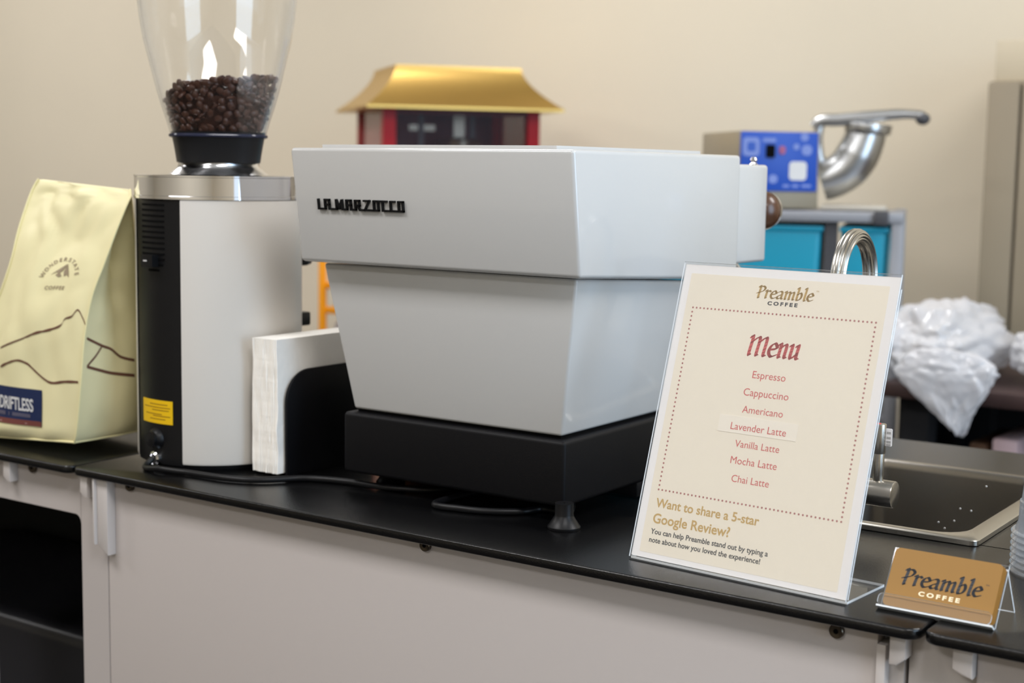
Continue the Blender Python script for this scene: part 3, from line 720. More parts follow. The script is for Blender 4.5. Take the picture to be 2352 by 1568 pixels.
for k_ in range(1, 5): ar.append((tx-.0005, ty+2*Rr, zc_-.016*k_))
# spout with long grooves
def grooved(pts, r, n=48, dep=.00055, per=14):
    mb = MB(); rings = []; pts = [Vector(p) for p in pts]
    for i, p in enumerate(pts):
        t = (pts[min(i+1, len(pts)-1)]-pts[max(i-1, 0)]).normalized(); u = Vector((1, 0, 0)); v = t.cross(u).normalized()
        rings.append([p+(u*cos(2*pi*j/n)+v*sin(2*pi*j/n))*(r+dep*cos(per*2*pi*j/n)) for j in range(n)])
    return mb.loft(rings)
mk('spout', grooved(ar, .0074), STEEL, tp)
mk('spout_tip', MB().cyl((tx-.0005, ty+2*Rr, zc_-.064), (tx-.0005, ty+2*Rr, zc_-.072), .0084, 28, bev=.001), CHROME, tp)
hz = .0440
mk('handle_barrel', MB().cyl((tx+.010, ty, hz), (.6075, ty, hz), .0133, 40, bev=.0012), STEEL, tp)
rx = .5895
lv = mk('lever', MB().cyl((rx, ty, hz+.01), (rx, ty, .084), .0054, 24, bev=.0006).cyl((rx, ty, .083), (rx, ty, .1125), .0062, 28, bev=.0008), STEEL, tp)
mk('hot_mark', MB().cyl((rx-.001, ty-.001, .1124), (rx-.001, ty-.001, .1129), .0022, 16), mat('red_mark', (214, 40, 44), .4), lv, label='small red dot')
tg = MB(); tg.prism(rrect(rx+.0055, rx+.0125, .091, .1085, .0012), ty-.0004, ty+.0004, 'y'); tgo = mk('paper_tag', tg, PAPER, lv, label='white printed tag')
tm = MB()
for z_ in (.1045, .0995, .0955, .0925): tm.box(rx+.007, rx+.0112, ty-.0006, ty-.0004, z_-.0012, z_+.0010)
mk('tag_print', tm, mat('grey_print', (176, 174, 172), .6), tgo)
DR = mat('water_drop', (150, 148, 145), .08, spec=.8)
for k_, q in enumerate(((2267, 1117), (2232, 1173), (2207, 1168), (2157, 1199), (2193, 1196), (2171, 1213), (2275, 1203))):
    # drops cling to the basin walls
    d = ray(*q); best = None
    for pt, nrm in ((Vector((OX[1]-.0215, 0, 0)), Vector((-1, 0, 0))), (Vector((0, OX[3]-.0105, 0)), Vector((0, -1, 0)))):
        tt = (pt-CAM).dot(nrm)/d.dot(nrm)
        if tt > 0 and (best is None or tt < best[0]): best = (tt, nrm)
    p = CAM+d*best[0]+best[1]*.0006
    o = mk('water_drop', MB().sphere(p, .0012, 12), DR, None, p); tag(o, 'small water drop clinging to the wall inside the steel sink', 'water drop', 'water drops in the sink')

# ================================================================ COFFEE BAG
bagr = thing('coffee_bag', 'pale yellow coffee bag with brown line art left of the grinder', 'coffee bag', (-.42, .03, 0))
ROWS = []   # (z, front-left, front-right, back-right, back-left, gusset depth)
def row(pl, pr, yf, ybk, z=None, shift=0):
    a = gy(*pl, yf); b = gy(*pr, yf); return a, b, yf, ybk
KEY = [  # left pixel, right pixel of the front panel edge, y front, y back, gusset inset
 ((-120, 1022), (172, 1047), -.0268, .095, -.004),
 ((-105, 985), (178, 1010), -.0300, .096, -.004),
 ((-80, 885), (188, 892), -.0320, .094, .000),
 ((-40, 790), (196, 790), -.0300, .090, .008),
 ((0, 695), (212, 700), -.0250, .084, .022),
 ((28, 610), (240, 620), -.0170, .060, .034),
 ((44, 540), (266, 545), -.0080, .042, .030),
 ((62, 480), (292, 478), .0030, .036, .020),
 ((76, 440), (302, 452), .0110, .030, .008),
 ((90, 412), (303, 437), .0165, .024, .002)]
def lerp_rows(n):
    P = []
    for pl, pr, yf, yb_, g in KEY:
        a = gy(*pl, yf); b = gy(*pr, yf); P.append((a, b, yb_, g))
    out = []
    for i in range(len(P)-1):
        p_1, p0, p1, p2 = P[max(i-1, 0)], P[i], P[i+1], P[min(i+2, len(P)-1)]
        for k_ in range(n):
            t = k_/n
            def cr(a, b, c, d): return .5*((2*b)+(c-a)*t+(2*a-5*b+4*c-d)*t*t+(3*b-a-3*c+d)*t**3)
            out.append((cr(p_1[0], p0[0], p1[0], p2[0]), cr(p_1[1], p0[1], p1[1], p2[1]), cr(p_1[2], p0[2], p1[2], p2[2]), cr(p_1[3], p0[3], p1[3], p2[3])))
    out.append(P[-1]); return out
BR = lerp_rows(8)
b0 = min(BR[0][0].z, BR[0][1].z)
NF, NS = 28, 14
def fdisp(u, t):
    """creases of the front panel, towards the viewer"""
    e = min(1, 6*u*(1-u)+.02)*min(1, t*9+.12)
    v = Vector((u*3.1, t*4.2, 1.3)); s1 = noise.noise(v*1.0)*.011; s2 = abs(noise.noise(v*1.45+Vector((3, 1, 0))))*.011; s3 = noise.noise(v*4)*.0010
    amp = .6+1.2*max(0, t-.55)*1.6*max(0, 1-max(0, t-.9)*6)
    belly = .006*sin(pi*u)*(1-t)
    return e*((s1+s2+s3)*amp+belly)
def front_pt(u, t, off=0):
    i = min(len(BR)-2, int(t*(len(BR)-1))); k_ = t*(len(BR)-1)-i
    a = BR[i][0].lerp(BR[i+1][0], k_); b = BR[i][1].lerp(BR[i+1][1], k_); p = a.lerp(b, u)
    p.z -= b0*(1-t)
    return p+Vector((0, -fdisp(u, t)-off, 0))
def side_pt(s_, t, off=0, left=False):
    i = min(len(BR)-2, int(t*(len(BR)-1))); k_ = t*(len(BR)-1)-i
    f = (BR[i][0 if left else 1]).lerp(BR[i+1][0 if left else 1], k_); yb_ = BR[i][2]+(BR[i+1][2]-BR[i][2])*k_; g = BR[i][3]+(BR[i+1][3]-BR[i][3])*k_
    bk = f.copy(); bk.y = yb_; bk.x += (.012 if left else -.004)*(1-t)
    if not left: bk.x += .010*max(0, 1-abs(t-.93)/.14)
    p = f.lerp(bk, s_); p.z -= b0*(1-t)
    sg = -1 if not left else 1
    p.x += sg*(1-abs(2*s_-1))*g*1.0
    c_ = min(1, 5*s_*(1-s_))*(noise.noise(Vector((s_*3, t*7, 8 if left else 5)))*.007+abs(noise.noise(Vector((s_*5, t*9, 2))))*.004)*min(1, t*8+.1)
    p.x += sg*-1*c_-sg*off
    return p
mb = MB(); NT = 72; rings = []
for it in range(NT+1):
    t = it/NT; ring = [front_pt(j/NF, t) for j in range(NF)]
    ring += [side_pt(j/NS, t) for j in range(NS)]
    br_ = side_pt(1, t); bl_ = side_pt(1, t, left=True)
    ring += [br_.lerp(bl_, j/10)+Vector((0, .005*sin(pi*j/10)*(1-t), 0)) for j in range(10)]
    ring += [side_pt(1-j/NS, t, left=True) for j in range(NS)]
    for p in ring:
        p.z = max(p.z, .0004); q = Vector((p.x-GC.x, p.y-GC.y, 0)); lim = CR+.003
        if q.length < lim: q = q.normalized()*lim; p.x, p.y = GC.x+q.x, GC.y+q.y       # the film rests against the grinder
    rings.append(ring)
film = mk('bag_film', mb.loft(rings), BAGM, bagr, smooth=70)
sm = MB()
def strip(f, n, wd=.0035, th=.0009):
    pts = [f(k_/n) for k_ in range(n+1)]
    for p in pts:
        q = Vector((p.x-GC.x, p.y-GC.y, 0)); lim = CR+.0035
        if q.length < lim: q = q.normalized()*lim; p.x, p.y = GC.x+q.x, GC.y+q.y
    sm.tube(pts, .0013, 8)
strip(lambda t: front_pt(1, t)+Vector((.0004, -.0006, .0008)), 60); strip(lambda t: front_pt(0, t)+Vector((-.0004, -.0006, .0008)), 60)
strip(lambda t: side_pt(1, t)+Vector((.0006, .0004, .0008)), 60)
strip(lambda t: front_pt(t, 0)+Vector((0, -.001, .0016)), 30); strip(lambda t: side_pt(t, 0)+Vector((.001, 0, .0016)), 30)
mk('seam_edges', sm, BAGE, bagr)
def uvof(px, py):
    """front-panel coordinates of a photographed point"""
    best = (9e9, 0, 0)
    for a in range(0, 61):
        for b in range(0, 61):
            p = front_pt(a/60, b/60)-CAM; z = p.dot(Fw); x = 1176+F_PX*p.dot(Rw)/z; y = 784-F_PX*p.dot(Uw)/z; e_ = (x-px)**2+(y-py)**2
            if e_ < best[0]: best = (e_, a/60, b/60)
    u, t = best[1:]; st = 1/60
    for _ in range(12):
        for du, dt in ((st, 0), (-st, 0), (0, st), (0, -st)):
            uu, tt = min(1, max(0, u+du)), min(1, max(0, t+dt)); p = front_pt(uu, tt)-CAM; z = p.dot(Fw); x = 1176+F_PX*p.dot(Rw)/z; y = 784-F_PX*p.dot(Uw)/z; e_ = (x-px)**2+(y-py)**2
            if e_ < best[0]: best = (e_, uu, tt); u, t = uu, tt
        st *= .6
    return best[1], best[2]
def stof(px, py):
    best = (9e9, 0, 0)
    for a in range(0, 41):
        for b in range(0, 81):
            p = side_pt(a/40, b/80)-CAM; z = p.dot(Fw); x = 1176+F_PX*p.dot(Rw)/z; y = 784-F_PX*p.dot(Uw)/z; e_ = (x-px)**2+(y-py)**2
            if e_ < best[0]: best = (e_, a/40, b/80)
    return best[1], best[2]
def ribbon(path, wid, fpt, mb):
    n = len(path)
    for i in range(n-1):
        (u0, t0), (u1, t1) = path[i], path[i+1]; w0 = wid[i] if isinstance(wid, list) else wid; w1 = wid[i+1] if isinstance(wid, list) else wid
        mb.add([fpt(u0, t0-w0, .0007), fpt(u1, t1-w1, .0007), fpt(u1, t1+w1, .0007), fpt(u0, t0+w0, .0007)], [[0, 1, 2, 3]])
def dens(path, n=5):
    p3 = smooth_path([(a, b, 0) for a, b in path], n); return [(p.x, p.y) for p in p3]
ln = MB()
for pts_ in ([(2, 798), (50, 778), (80, 765), (110, 758), (138, 748), (150, 732), (165, 726), (179, 711), (189, 726), (198, 748)],
             [(2, 841), (20, 832), (42, 827), (65, 836), (85, 855), (105, 872), (122, 879), (150, 876), (180, 877)]):
    uv = dens([uvof(*p) for p in pts_]); wd = [.0022+.0024*abs(noise.noise(Vector((k_*.23, 3, len(pts_))))) for k_ in range(len(uv))]
    ribbon(uv, wd, front_pt, ln)
for pts_ in ([(198, 778), (215, 783), (235, 795), (255, 803), (275, 815), (308, 822)], [(236, 796), (218, 812), (208, 832), (199, 846)], [(199, 847), (230, 852), (260, 857), (308, 862)]):
    uv = dens([stof(*p) for p in pts_]); ribbon(uv, .0035, side_pt, ln)
mk('line_art', ln, BROWN, film)
# printed emblem: lettering mapped onto the panel through its own coordinates
u0, t0 = uvof(134, 652); ua, ta = uvof(92, 652); ub_, tb = uvof(134, 600)
ku = abs(u0-ua)/42; kt = abs(tb-t0)/52          # panel units per photographed pixel
def ontopanel(mb, cu_, ct_, off=.0008):
    """flat artwork in pixel-sized units (x right, y up) laid on the bag front"""
    mb.v = [tuple(front_pt(min(1, max(0, cu_+p[0]*ku+.0*p[1])), ct_+(p[1])*kt, off)) for p in mb.v]; return mb
em = MB(); word = 'WONDERSTATE'
for i, ch in enumerate(word):
    a = rad(168-150*i/(len(word)-1)); q = text_mb(ch, 12.5, .25); 
    q.xf(Matrix.Translation((37*cos(a), 43*sin(a)-7, 0))@Matrix.Rotation(a-pi/2, 4, 'Z')); em.add(q.v, q.f)
cu0, ct0 = uvof(137, 634)
mk('arc_lettering', ontopanel(em, cu0, ct0), TAUPE, film, smooth=0)
em = fit(text_mb('COFFEE', 12, .2, 1.2), -22, 20, -30, 8); mk('emblem_word', ontopanel(em, cu0, ct0), TAUPE, film, smooth=0)
em = MB()
for poly in ([(-22, 2), (8, 30), (3, 14), (-4, 6), (-9, 10)], [(8, 30), (22, -2), (14, 4), (9, 0), (6, 10)], [(-10, 3), (-2, 9), (4, 1), (-1, -2)]): em.add([(a, b, 0) for a, b in poly], [list(range(len(poly)))])
mk('mountain_emblem', ontopanel(em, cu0, ct0), TAUPE, film, smooth=0)
# label
lm = MB(); NL = 14
def quadgrid(c, off, n=NL, m_=8):
    q = [uvof(*p) for p in c]; mb = MB(); v = []
    for i in range(m_+1):
        for j in range(n+1):
            a, b = j/n, i/m_; u = (1-a)*(1-b)*q[0][0]+a*(1-b)*q[1][0]+a*b*q[2][0]+(1-a)*b*q[3][0]; t = (1-a)*(1-b)*q[0][1]+a*(1-b)*q[1][1]+a*b*q[2][1]+(1-a)*b*q[3][1]
            v.append(front_pt(u, t, off))
    return mb.add(v, [[i*(n+1)+j, i*(n+1)+j+1, (i+1)*(n+1)+j+1, (i+1)*(n+1)+j] for i in range(m_) for j in range(n)]), q
LC = [(-38, 960), (97, 981), (98, 896), (-38, 876)]
g_, q_ = quadgrid(LC, .0009); lab_ = mk('blue_label', g_, NAVY, film, label='navy blue label')
g_, _ = quadgrid([(-38, 960), (97, 981), (97, 969), (-38, 948)], .0012); mk('label_band', g_, RUST, lab_)
def onlabel(mb, off):
    o = []
    for x, y, z in mb.v:      # x,y in 0..1 on the label
        u = (1-x)*(1-y)*q_[0][0]+x*(1-y)*q_[1][0]+x*y*q_[2][0]+(1-x)*y*q_[3][0]; t = (1-x)*(1-y)*q_[0][1]+x*(1-y)*q_[1][1]+x*y*q_[2][1]+(1-x)*y*q_[3][1]
        o.append(tuple(front_pt(u, t, off)))
    mb.v = o; return mb
mk('label_title', onlabel(fit(text_mb('DRIFTLESS', .2, .004, .95), .345, .875, .45, .31), .0014), LWHITE, lab_, smooth=0)
mb = MB()
for a, b in ((.31, .45), (.5, .52), (.56, .83)): mb.add([(a, .27, 0), (b, .27, 0), (b, .37, 0), (a, .37, 0)], [[0, 1, 2, 3]])
mk('label_subtitle', onlabel(mb, .0014), LGREY, lab_, smooth=0)
mb = MB(); mb.add([(.35, .05, 0), (.78, .05, 0), (.78, .1, 0), (.35, .1, 0)], [[0, 1, 2, 3]]); mk('band_print', onlabel(mb, .0016), mat('band_ink', (160, 120, 116), .6), lab_, smooth=0)

# ================================================================ BACK OF THE ROOM
# long low table along the wall, carrying the popcorn machine and the orange rack
TZ = -.24
bt = thing('wall_table', 'dark table along the back wall carrying the popcorn machine', 'table', (-1.55, 1.95, zf))
mk('tabletop', MB().box(-3.0, -.42, 1.5, 2.36, TZ-.03, TZ, .003), TABLE2, bt)
for lx in (-2.95, -.52):
    for ly in (1.55, 2.26): mk('leg', MB().box(lx, lx+.05, ly, ly+.05, zf, TZ-.03), DGREY, bt)
# popcorn machine
c0 = gy(1066, 247, 1.86); pa = rad(-34.47+9)+0  # front nearly square to the viewer
pop = thing('popcorn_machine', 'red popcorn machine with a flared brass roof against the back wall', 'popcorn machine', (c0.x, 1.99, TZ))
Dp = (c0-CAM).dot(Fw); sc_ = Dp/F_PX
fw_ = Vector((cos(rad(34.47-27)), sin(rad(34.47-27)), 0))
ang = math.atan2(Rw.y, Rw.x)+rad(16)
MP = Matrix.Translation((c0.x, c0.y, c0.z))@Matrix.Rotation(ang, 4, 'Z')   # local: x right, y away, z up from the roof's lower edge; origin mid front
hw = 218*sc_; dp = .40; cw = 186*sc_
inv_t = 96*sc_
hd = MB(); rings = []
for k_ in range(13):
    t = k_/12; ins = 1-(1-t)**.5 if False else t**.62
    fl = (1-t)**2.1; top_w = 150*sc_
    xw = top_w+(hw+14*sc_-top_w)*fl; yf = -.035*fl/1+.055*(1-fl); yb_ = dp+.035*fl-.055*(1-fl)
    z = inv_t*(1-(1-t)**1.25)
    rings.append([(-xw, yf, z), (xw, yf, z), (xw, yb_, z), (-xw, yb_, z)])
rings = [[(x, y, -.006) for x, y, z in rings[0]]]+rings
hd.loft(rings).xf(MP); mk('roof', hd, HOOD, pop, smooth=30, label='brass coloured flared roof')
chh = c0.z-TZ; cz0, cz1 = -(chh), -.006
for px_ in (-cw, cw-.032):
    for py_ in (.012, dp-.045): mk('corner_post', MB().box(px_, px_+.032, py_, py_+.032, cz0, cz1, M=MP), REDP, pop)
mk('cabinet_base', MB().box(-cw, cw, .012, dp-.012, cz0, cz0+.16, .004, M=MP), REDP, pop)
mk('top_frame', MB().box(-cw+.032, cw-.032, .014, .03, cz1-.012, cz1, M=MP), DRED, pop)
mk('rear_panel', MB().box(-cw+.032, cw-.032, dp-.03, dp-.02, cz0+.16, cz1, M=MP), DRED, pop)
mk('front_glass', MB().box(-cw+.032, cw-.032, .018, .021, cz0+.16, cz1-.012, M=MP), POPGL, pop)
for px_ in (-cw+.008, cw-.011): mk('side_glass', MB().box(px_, px_+.003, .044, dp-.045, cz0+.16, cz1, M=MP), POPGLS, pop)
kt_ = MB(); kt_.lathe([(.001, -.20), (.05, -.19), (.062, -.16), (.062, -.08), (.055, -.075), (.001, -.07)], (.035, .2, 0), 32).box(.02, .05, .19, .21, -.075, -.006).box(-.1, -.03, .195, .205, -.055, -.04); kt_.xf(MP)
mk('kettle', kt_, DSTEEL, pop)
for px_ in (-.075, .065): mk('hanger_bar', MB().box(px_, px_+.014, .19, .2, -.30, -.006, M=MP), DGREY, pop)
# orange rack
oc = gy(741, 680, 1.56)
ora = thing('snack_rack', 'orange wire snack rack glimpsed between grinder and espresso machine', 'rack', (oc.x+.07, 1.62, TZ))
zt_ = gy(741, 605, 1.56).z
zs = [gy(745, q, 1.56).z for q in (655, 712, 770)]
for dx in (0, .14): mk('post', MB().box(oc.x-.007+dx, oc.x+.007+dx, 1.551, 1.569, TZ, zt_+.03, .003), ORANGE, ora)
for z in zs: mk('shelf', MB().box(oc.x, oc.x+.14, 1.56, 1.68, z-.008, z+.008, .002), ORANGE, ora)
for dx in (0, .14): mk('post', MB().box(oc.x-.007+dx, oc.x+.007+dx, 1.67, 1.688, TZ, zt_+.03, .003), ORANGE, ora)
for k_, (z, hgt, m_, lb_t) in enumerate(((zs[1]+.009, .034, PURPLE, 'purple snack packet on the middle shelf of the orange rack'), (zs[0]+.009, .034, mat('pale_packet', (205, 196, 205), .5), 'pale snack packet on the top shelf of the orange rack'), (zs[2]+.009, .034, mat('grey_packet', (150, 150, 158), .5), 'grey snack packet on the lowest shelf of the orange rack'))):
    o = mk('snack_packet', MB().prism([(1.585, z), (1.655, z), (1.65, z+hgt*.6), (1.625, z+hgt), (1.615, z+hgt), (1.59, z+hgt*.6)], oc.x+.014, oc.x+.13, 'x', .004), m_, None, (oc.x+.07, 1.62, z)); tag(o, lb_t, 'packet', 'packets in the orange rack')
# steel rack with teal bins, turned a little toward the room
def on_plane(M, px, py, yl=0.0):
    """local (x, z) of a photographed point on the plane y = yl of frame M"""
    n_ = M.to_3x3()@Vector((0, 1, 0)); o_ = M@Vector((0, yl, 0)); d = ray(px, py); p = M.inverted()@(CAM+d*((o_-CAM).dot(n_)/d.dot(n_))); return p.x, p.z
RY = 1.66
rc = gy(2074, 560, RY)
MR = Matrix.Translation((rc.x, rc.y, 0))@Matrix.Rotation(rad(19), 4, 'Z')
ztp = on_plane(MR, 2000, 489)[1]; zlo = on_plane(MR, 2000, 512)[1]; zbt = on_plane(MR, 2000, 700)[1]
rl = -.62; rdp = .34
rk = thing('storage_rack', 'grey steel storage rack holding teal bins below the shaved ice machine', 'rack', MR@Vector((rl/2, rdp/2, zf)))
pxl = on_plane(MR, 2046, 560)[0]; xm0, xm1 = on_plane(MR, 1893, 560)[0], on_plane(MR, 1922, 560)[0]
pw = -pxl
for lx in (rl, -pw):
    for ly in (0, rdp-.03): mk('post', MB().box(lx, lx+pw, ly, ly+.03, zf, ztp+.002, .002, M=MR), RACK, rk)
mk('divider', MB().box(xm0, xm1, .012, .03, zf+.3, zlo, M=MR), DGREY, rk)
mk('top_shelf', MB().box(rl, -.001, -.004, rdp, zlo, ztp, .003, M=MR), RACK, rk)
mk('lower_shelf', MB().box(rl, 0, .004, rdp, zbt-.24, zbt-.225, .002, M=MR), RACK, rk)
sa, sb = on_plane(MR, 2008, 490)[0], on_plane(MR, 2042, 490)[0]
mk('side_mount', MB().box(sa, sb, -.012, -.004, zlo-.004, ztp+.004, .002, M=MR), DGREY, rk)
for xa_, xb_, lt_ in ((rl+pw+.004, xm0-.006, 'teal plastic bin on the left of the grey rack, behind the espresso machine'), (xm1+.006, -pw-.004, 'teal plastic bin on the right of the grey rack, behind the tap')):
    o = thing('storage_bin', lt_, 'bin', MR@Vector(((xa_+xb_)/2, .17, zbt-.225)), 'teal bins in the rack')
    c8 = [(xa_+.012, .02, zbt-.2245), (xb_-.012, .02, zbt-.2245), (xb_-.012, rdp-.045, zbt-.2245), (xa_+.012, rdp-.045, zbt-.2245), (xa_, .012, zlo-.012), (xb_, .012, zlo-.012), (xb_, rdp-.04, zlo-.012), (xa_, rdp-.04, zlo-.012)]
    mk('bin_body', MB().hexa([tuple(MR@Vector(q)) for q in c8], .012, 3), TEAL, o)
    mk('bin_rim', MB().box(xa_-.003, xb_+.003, .008, rdp-.036, zlo-.020, zlo-.009, .003, M=MR), TEAL, o)
# shaved ice machine on the rack, its left side showing
ic = gy(1877, 400, 1.70)
MI = Matrix.Translation((ic.x, ic.y, 0))@Matrix.Rotation(rad(43), 4, 'Z')
def onp(px, py, yl=0.0): return on_plane(MI, px, py, yl)
zT = onp(1860, 302)[1]; zB = onp(1860, 440)[1]; bwid = -onp(1701, 370)[0]; dpt = .28
sn = thing('shaved_ice_machine', 'shaved ice machine with blue control panel and cast metal chute', 'ice shaver', MI@Vector((-bwid/2, .1, ztp)))
mk('housing', MB().box(-bwid-.003, .006, .004, dpt, ztp+.0025, zT, .004, M=MI), GREYB, sn)
pn = MB(); pn.box(-bwid, 0, -.001, .006, zB, zT-.002, .002, M=MI); pnl = mk('control_panel', pn, BLUE, sn, label='blue control panel')
def patch(nm, pxa, pya, pxb, pyb, m_, dep=.002, r=.004, par=pnl):
    mx, my = (pxa+pxb)/2, (pya+pyb)/2
    xa_, xb_ = onp(pxa, my)[0], onp(pxb, my)[0]; za_, zb_ = onp(mx, pyb)[1], onp(mx, pya)[1]; mb = MB(); mb.prism(rrect(xa_, xb_, za_, zb_, min(r, (xb_-xa_)*.45, (zb_-za_)*.45)), -.001-dep, -.0005, 'y', M=MI); return mk(nm, mb, m_, par)
patch('emblem_plate', 1706, 315, 1744, 358, LBLUE, .0008, .008); patch('emblem_core', 1716, 326, 1735, 347, BLUE, .001, .004); patch('rocker_switch', 1759, 332, 1779, 362, DBLACK, .004, .003); patch('switch_print', 1752, 317, 1782, 326, LBLUE, .0008, .002)
patch('pilot_light', 1789, 335, 1803, 354, mat('pilot_red', (160, 80, 120), .4), .003, .006)
patch('warning_plate', 1812, 371, 1852, 414, LWHITE, .0008, .008)
for q in ((1848, 315, 9), (1829, 337, 7), (1853, 345, 12), (1775, 411, 10)): patch('snow_print', q[0]-q[2], q[1]-q[2], q[0]+q[2], q[1]+q[2], LBLUE, .0007, .02)
for q in ((1797, 1812), (1818, 1834), (1840, 1862)): patch('panel_print', q[0], 424, q[1], 430, LBLUE, .0006, .002)
# cast elbow, standing in the plane that faces the viewer
MC = Matrix.Translation((ic.x, ic.y+.02, 0))@Matrix.Rotation(rad(20), 4, 'Z')
def onc(px, py, yl=.06): x_, z_ = on_plane(MC, px, py, yl); return MC@Vector((x_, yl, z_))
k2 = (onc(1960, 360)-CAM).dot(Fw)/F_PX
def ell(pts_r, n=28):
    mb = MB(); P = smooth_path([onc(*q[:2]) for q in pts_r], 7); rr = [q[2] for q in pts_r]; m_ = len(pts_r)-1
    R_ = []
    for i in range(len(P)): t = i/(len(P)-1)*m_; j = min(m_-1, int(t)); R_.append((rr[j]+(rr[j+1]-rr[j])*(t-j))*k2)
    return mb.tube(P, R_, n)
ch_ = mk('chute', ell([(1888, 414, 47), (1914, 406, 48), (1945, 387, 49), (1969, 355, 50), (1984, 322, 47), (1990, 300, 45)]), ALU, sn, label='cast aluminium elbow chute')
P0, P1 = onc(1888, 414), onc(1914, 406); dv = (P0-P1).normalized()
mk('chute_mouth', MB().lathe([(.030*1, .001), (.034*k2/.00098, .0012), (.034*k2/.00098, -.002)], P0, 28, axis=dv).cyl(P0+dv*.0004, P0+dv*.0008, 38*k2, 28), DGREY, ch_)
e = onc(1992, 296); mk('chute_flange', MB().cyl(e+Vector((0, 0, -.010)), e+Vector((.002, 0, .012)), 52*k2, 32, r2=54*k2, bev=.003), ALU, sn)
l0, l1, l2, l3 = onc(1868, 292, .04), onc(1885, 277, .04), onc(2000, 268, .04), onc(2122, 265, .04)
lp = smooth_path([l0, l1, onc(1930, 275, .04), l2, onc(2070, 262, .04), l3], 6)
lo_ = mk('lever_arm', MB().tube(lp, [.0095+.004*sin(pi*min(1, i/26)) for i in range(len(lp))], 16), ALU, sn)
mk('lever_knob', MB().sphere(l3+Vector((-.002, 0, -.007)), .0150, 20, sc=(1, 1, .85)), DGREY, lo_)
mk('hinge', MB().tube(smooth_path([onc(1886, 276, .05), onc(1878, 310, .05), onc(1880, 350, .05), onc(1890, 400, .05)], 6), .011, 14), ALU, sn)
mk('drip_shelf', MB().box(*sorted((on_plane(MC, 1884, 478, .0)[0], on_plane(MC, 2036, 478, .0)[0])), -.02, .16, ztp+.001, on_plane(MC, 1960, 472, -.02)[1], .004, M=MC), mat('shelf_grey', (186, 180, 168), .4, .2), sn)
# dark side table with the plastic bags
SZ = gy(2200, 893, 1.45).z; sx0 = gy(2046, 893, 1.45).x
sd = thing('side_table', 'dark wooden side table under the crumpled plastic bag', 'table', (sx0+.7, 1.75, zf))
mk('tabletop', MB().box(sx0-.02, sx0+1.3, 1.45, 1.98, SZ-.028, SZ, .004), TABLE2, sd)
mk('back_dark_sheet', MB().box(sx0+.0, sx0+1.28, 1.94, 1.95, zf+.02, SZ-.03), BLACKC, sd)  # added black sheet, covers the lit wall and floor below the top
mk('end_dark_sheet', MB().box(sx0+.0, sx0+.008, 1.5, 1.94, zf+.02, SZ-.03), BLACKC, sd)  # added black sheet, closes the end so the underside stays dark
for lx in (sx0+.01, sx0+1.22):
    for ly in (1.49, 1.88): mk('leg', MB().box(lx, lx+.05, ly, ly+.05, zf, SZ-.028), BLACKC, sd)  # legs coloured black to blend into the shade under the top
def crumple(c, sx_, sy_s, sz_, seed, amp=.16, tail=None, sub=5, mb=None, floor=None):
    b = bmesh.new(); bmesh.ops.create_icosphere(b, subdivisions=sub, radius=1)
    for v in b.verts:
        n_ = v.co.copy(); q = n_*1.4+Vector((seed, seed*.7, 0))
        d = 1+amp*(noise.noise(q)*.9+.9*(abs(noise.noise(q*2.3))-.25)+.5*(abs(noise.noise(q*5))-.2)+.2*noise.noise(q*11))
        p = Vector((n_.x*sx_, n_.y*sy_s, n_.z*sz_))*d
        v.co = Vector(c)+p
        if tail and v.co.z < c[2]+sz_*.2:
            k_ = min(1, (c[2]+sz_*.2-v.co.z)/(sz_*1.1)); pull = k_**1.4; v.co.x += (tail[0]-v.co.x)*pull*.85; v.co.z += (tail[2]-(c[2]-sz_))*pull
        if floor is not None and v.co.y > floor[0] and v.co.z < floor[1]: v.co.z = floor[1]
    return (mb or MB()).bm(b)
cB = gy(2185, 790, 1.60); tl = gy(2215, 1003, 1.41); s2 = (cB-CAM).dot(Fw)/F_PX
mb = crumple((cB.x-.012, 1.62, cB.z), 130*s2, .19, 100*s2, 3.1, .22, floor=(0, SZ+.001))
cF = gy(2165, 865, 1.41); crumple((cF.x, 1.408, cF.z), 112*s2, .034, 62*s2, 5.7, .2, (tl.x, 0, tl.z), mb=mb)
tag(mk('plastic_bag', mb, PLBAG, None, (cB.x, 1.6, SZ), smooth=180), 'large crumpled clear plastic bag hanging over the side table edge', 'plastic bag')
cB2 = gy(2345, 835, 1.56); mb = crumple((cB2.x+.062, 1.60, SZ+.062), .085, .1, .060, 9.2, .2, floor=(0, SZ+.001))
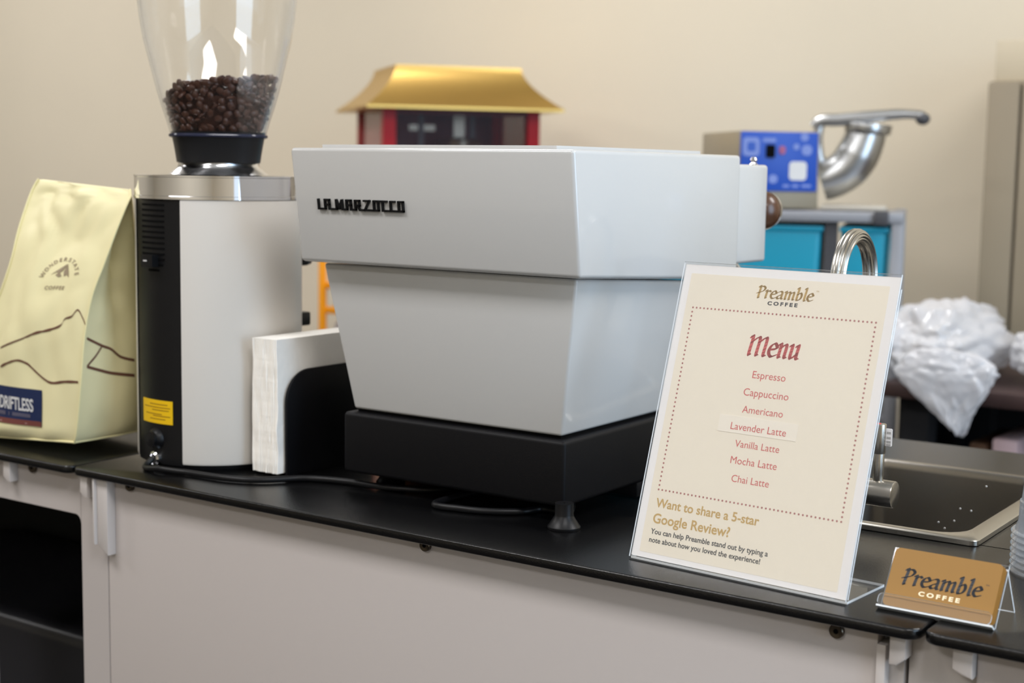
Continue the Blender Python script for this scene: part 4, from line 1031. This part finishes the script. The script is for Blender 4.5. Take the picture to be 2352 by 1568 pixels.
tag(mk('plastic_bag', mb, PLBAG, None, (cB2.x+.045, 1.60, SZ), smooth=180), 'small crumpled white plastic bundle at the right edge behind the larger bag', 'plastic bag')
# packages under the side table
for pa_, pb_, pt_, ya_, m_, lt_ in ((2278, 2338, 1006, 1.53, mat('pink_pack', (206, 178, 180), .5), 'pink and white package low at the right under the side table'), (2226, 2268, 1014, 1.56, mat('brown_pack', (112, 84, 64), .6), 'small brown package under the side table beside the pink one')):
    a = gy(pa_, pt_, ya_); b = gy(pb_, pt_, ya_)
    o = mk('package', MB().box(a.x, b.x, ya_, ya_+.2, zf, a.z, .006), m_, None, ((a.x+b.x)/2, ya_+.1, zf)); tag(o, lt_, 'package')
# tall cabinet at the right edge
CY = 2.12
cx_ = gy(2262, 400, CY).x; ct = gy(2310, 186, CY).z; ct2 = gy(2310, 92, CY+.02).z
o = thing('tall_cabinet', 'tall greyish brown cabinet cut off by the right edge of the picture', 'cabinet', (cx_+.3, 2.28, zf))
mk('cabinet_body', MB().box(cx_, cx_+.6, CY, 2.42, zf, ct, .004), TAN, o)
mk('cabinet_crown', MB().box(cx_+.004, cx_+.6, CY+.02, 2.42, ct, ct2, .004), mat('beige_crown', (196, 184, 160), .6), o, label='paler beige crown')
dw = gy(2326, 600, CY).x-cx_
for xa_, xb_ in ((.003, dw), (dw+.006, .597)):
    d_ = mk('cabinet_door', MB().box(cx_+xa_, cx_+xb_, CY-.018, CY-.001, zf+.08, ct-.004, .003), TAN, o)
    mk('handle', MB().cyl((cx_+xb_-.03, CY-.03, -.5), (cx_+xb_-.03, CY-.03, -.3), .006, 12), STEEL, d_)
# paper notice on the back wall; it shows as a pale mirror image in the glossy side of the espresso machine
nt_ = thing('wall_notice', 'white paper notice on the back wall, mirrored in the machine side', 'notice', (1.497, 2.448, .3))
mk('notice_paper', MB().box(1.415, 1.58, 2.4475, 2.4492, .232, .368), PAPER, nt_)
mk('notice_print', MB().box(1.435, 1.56, 2.4468, 2.4476, .335, .345).prism([(1.482, .255), (1.505, .255), (1.500, .285), (1.487, .285)], 2.4468, 2.4476, 'y'), mat('notice_ink', (150, 152, 165), .6), nt_)
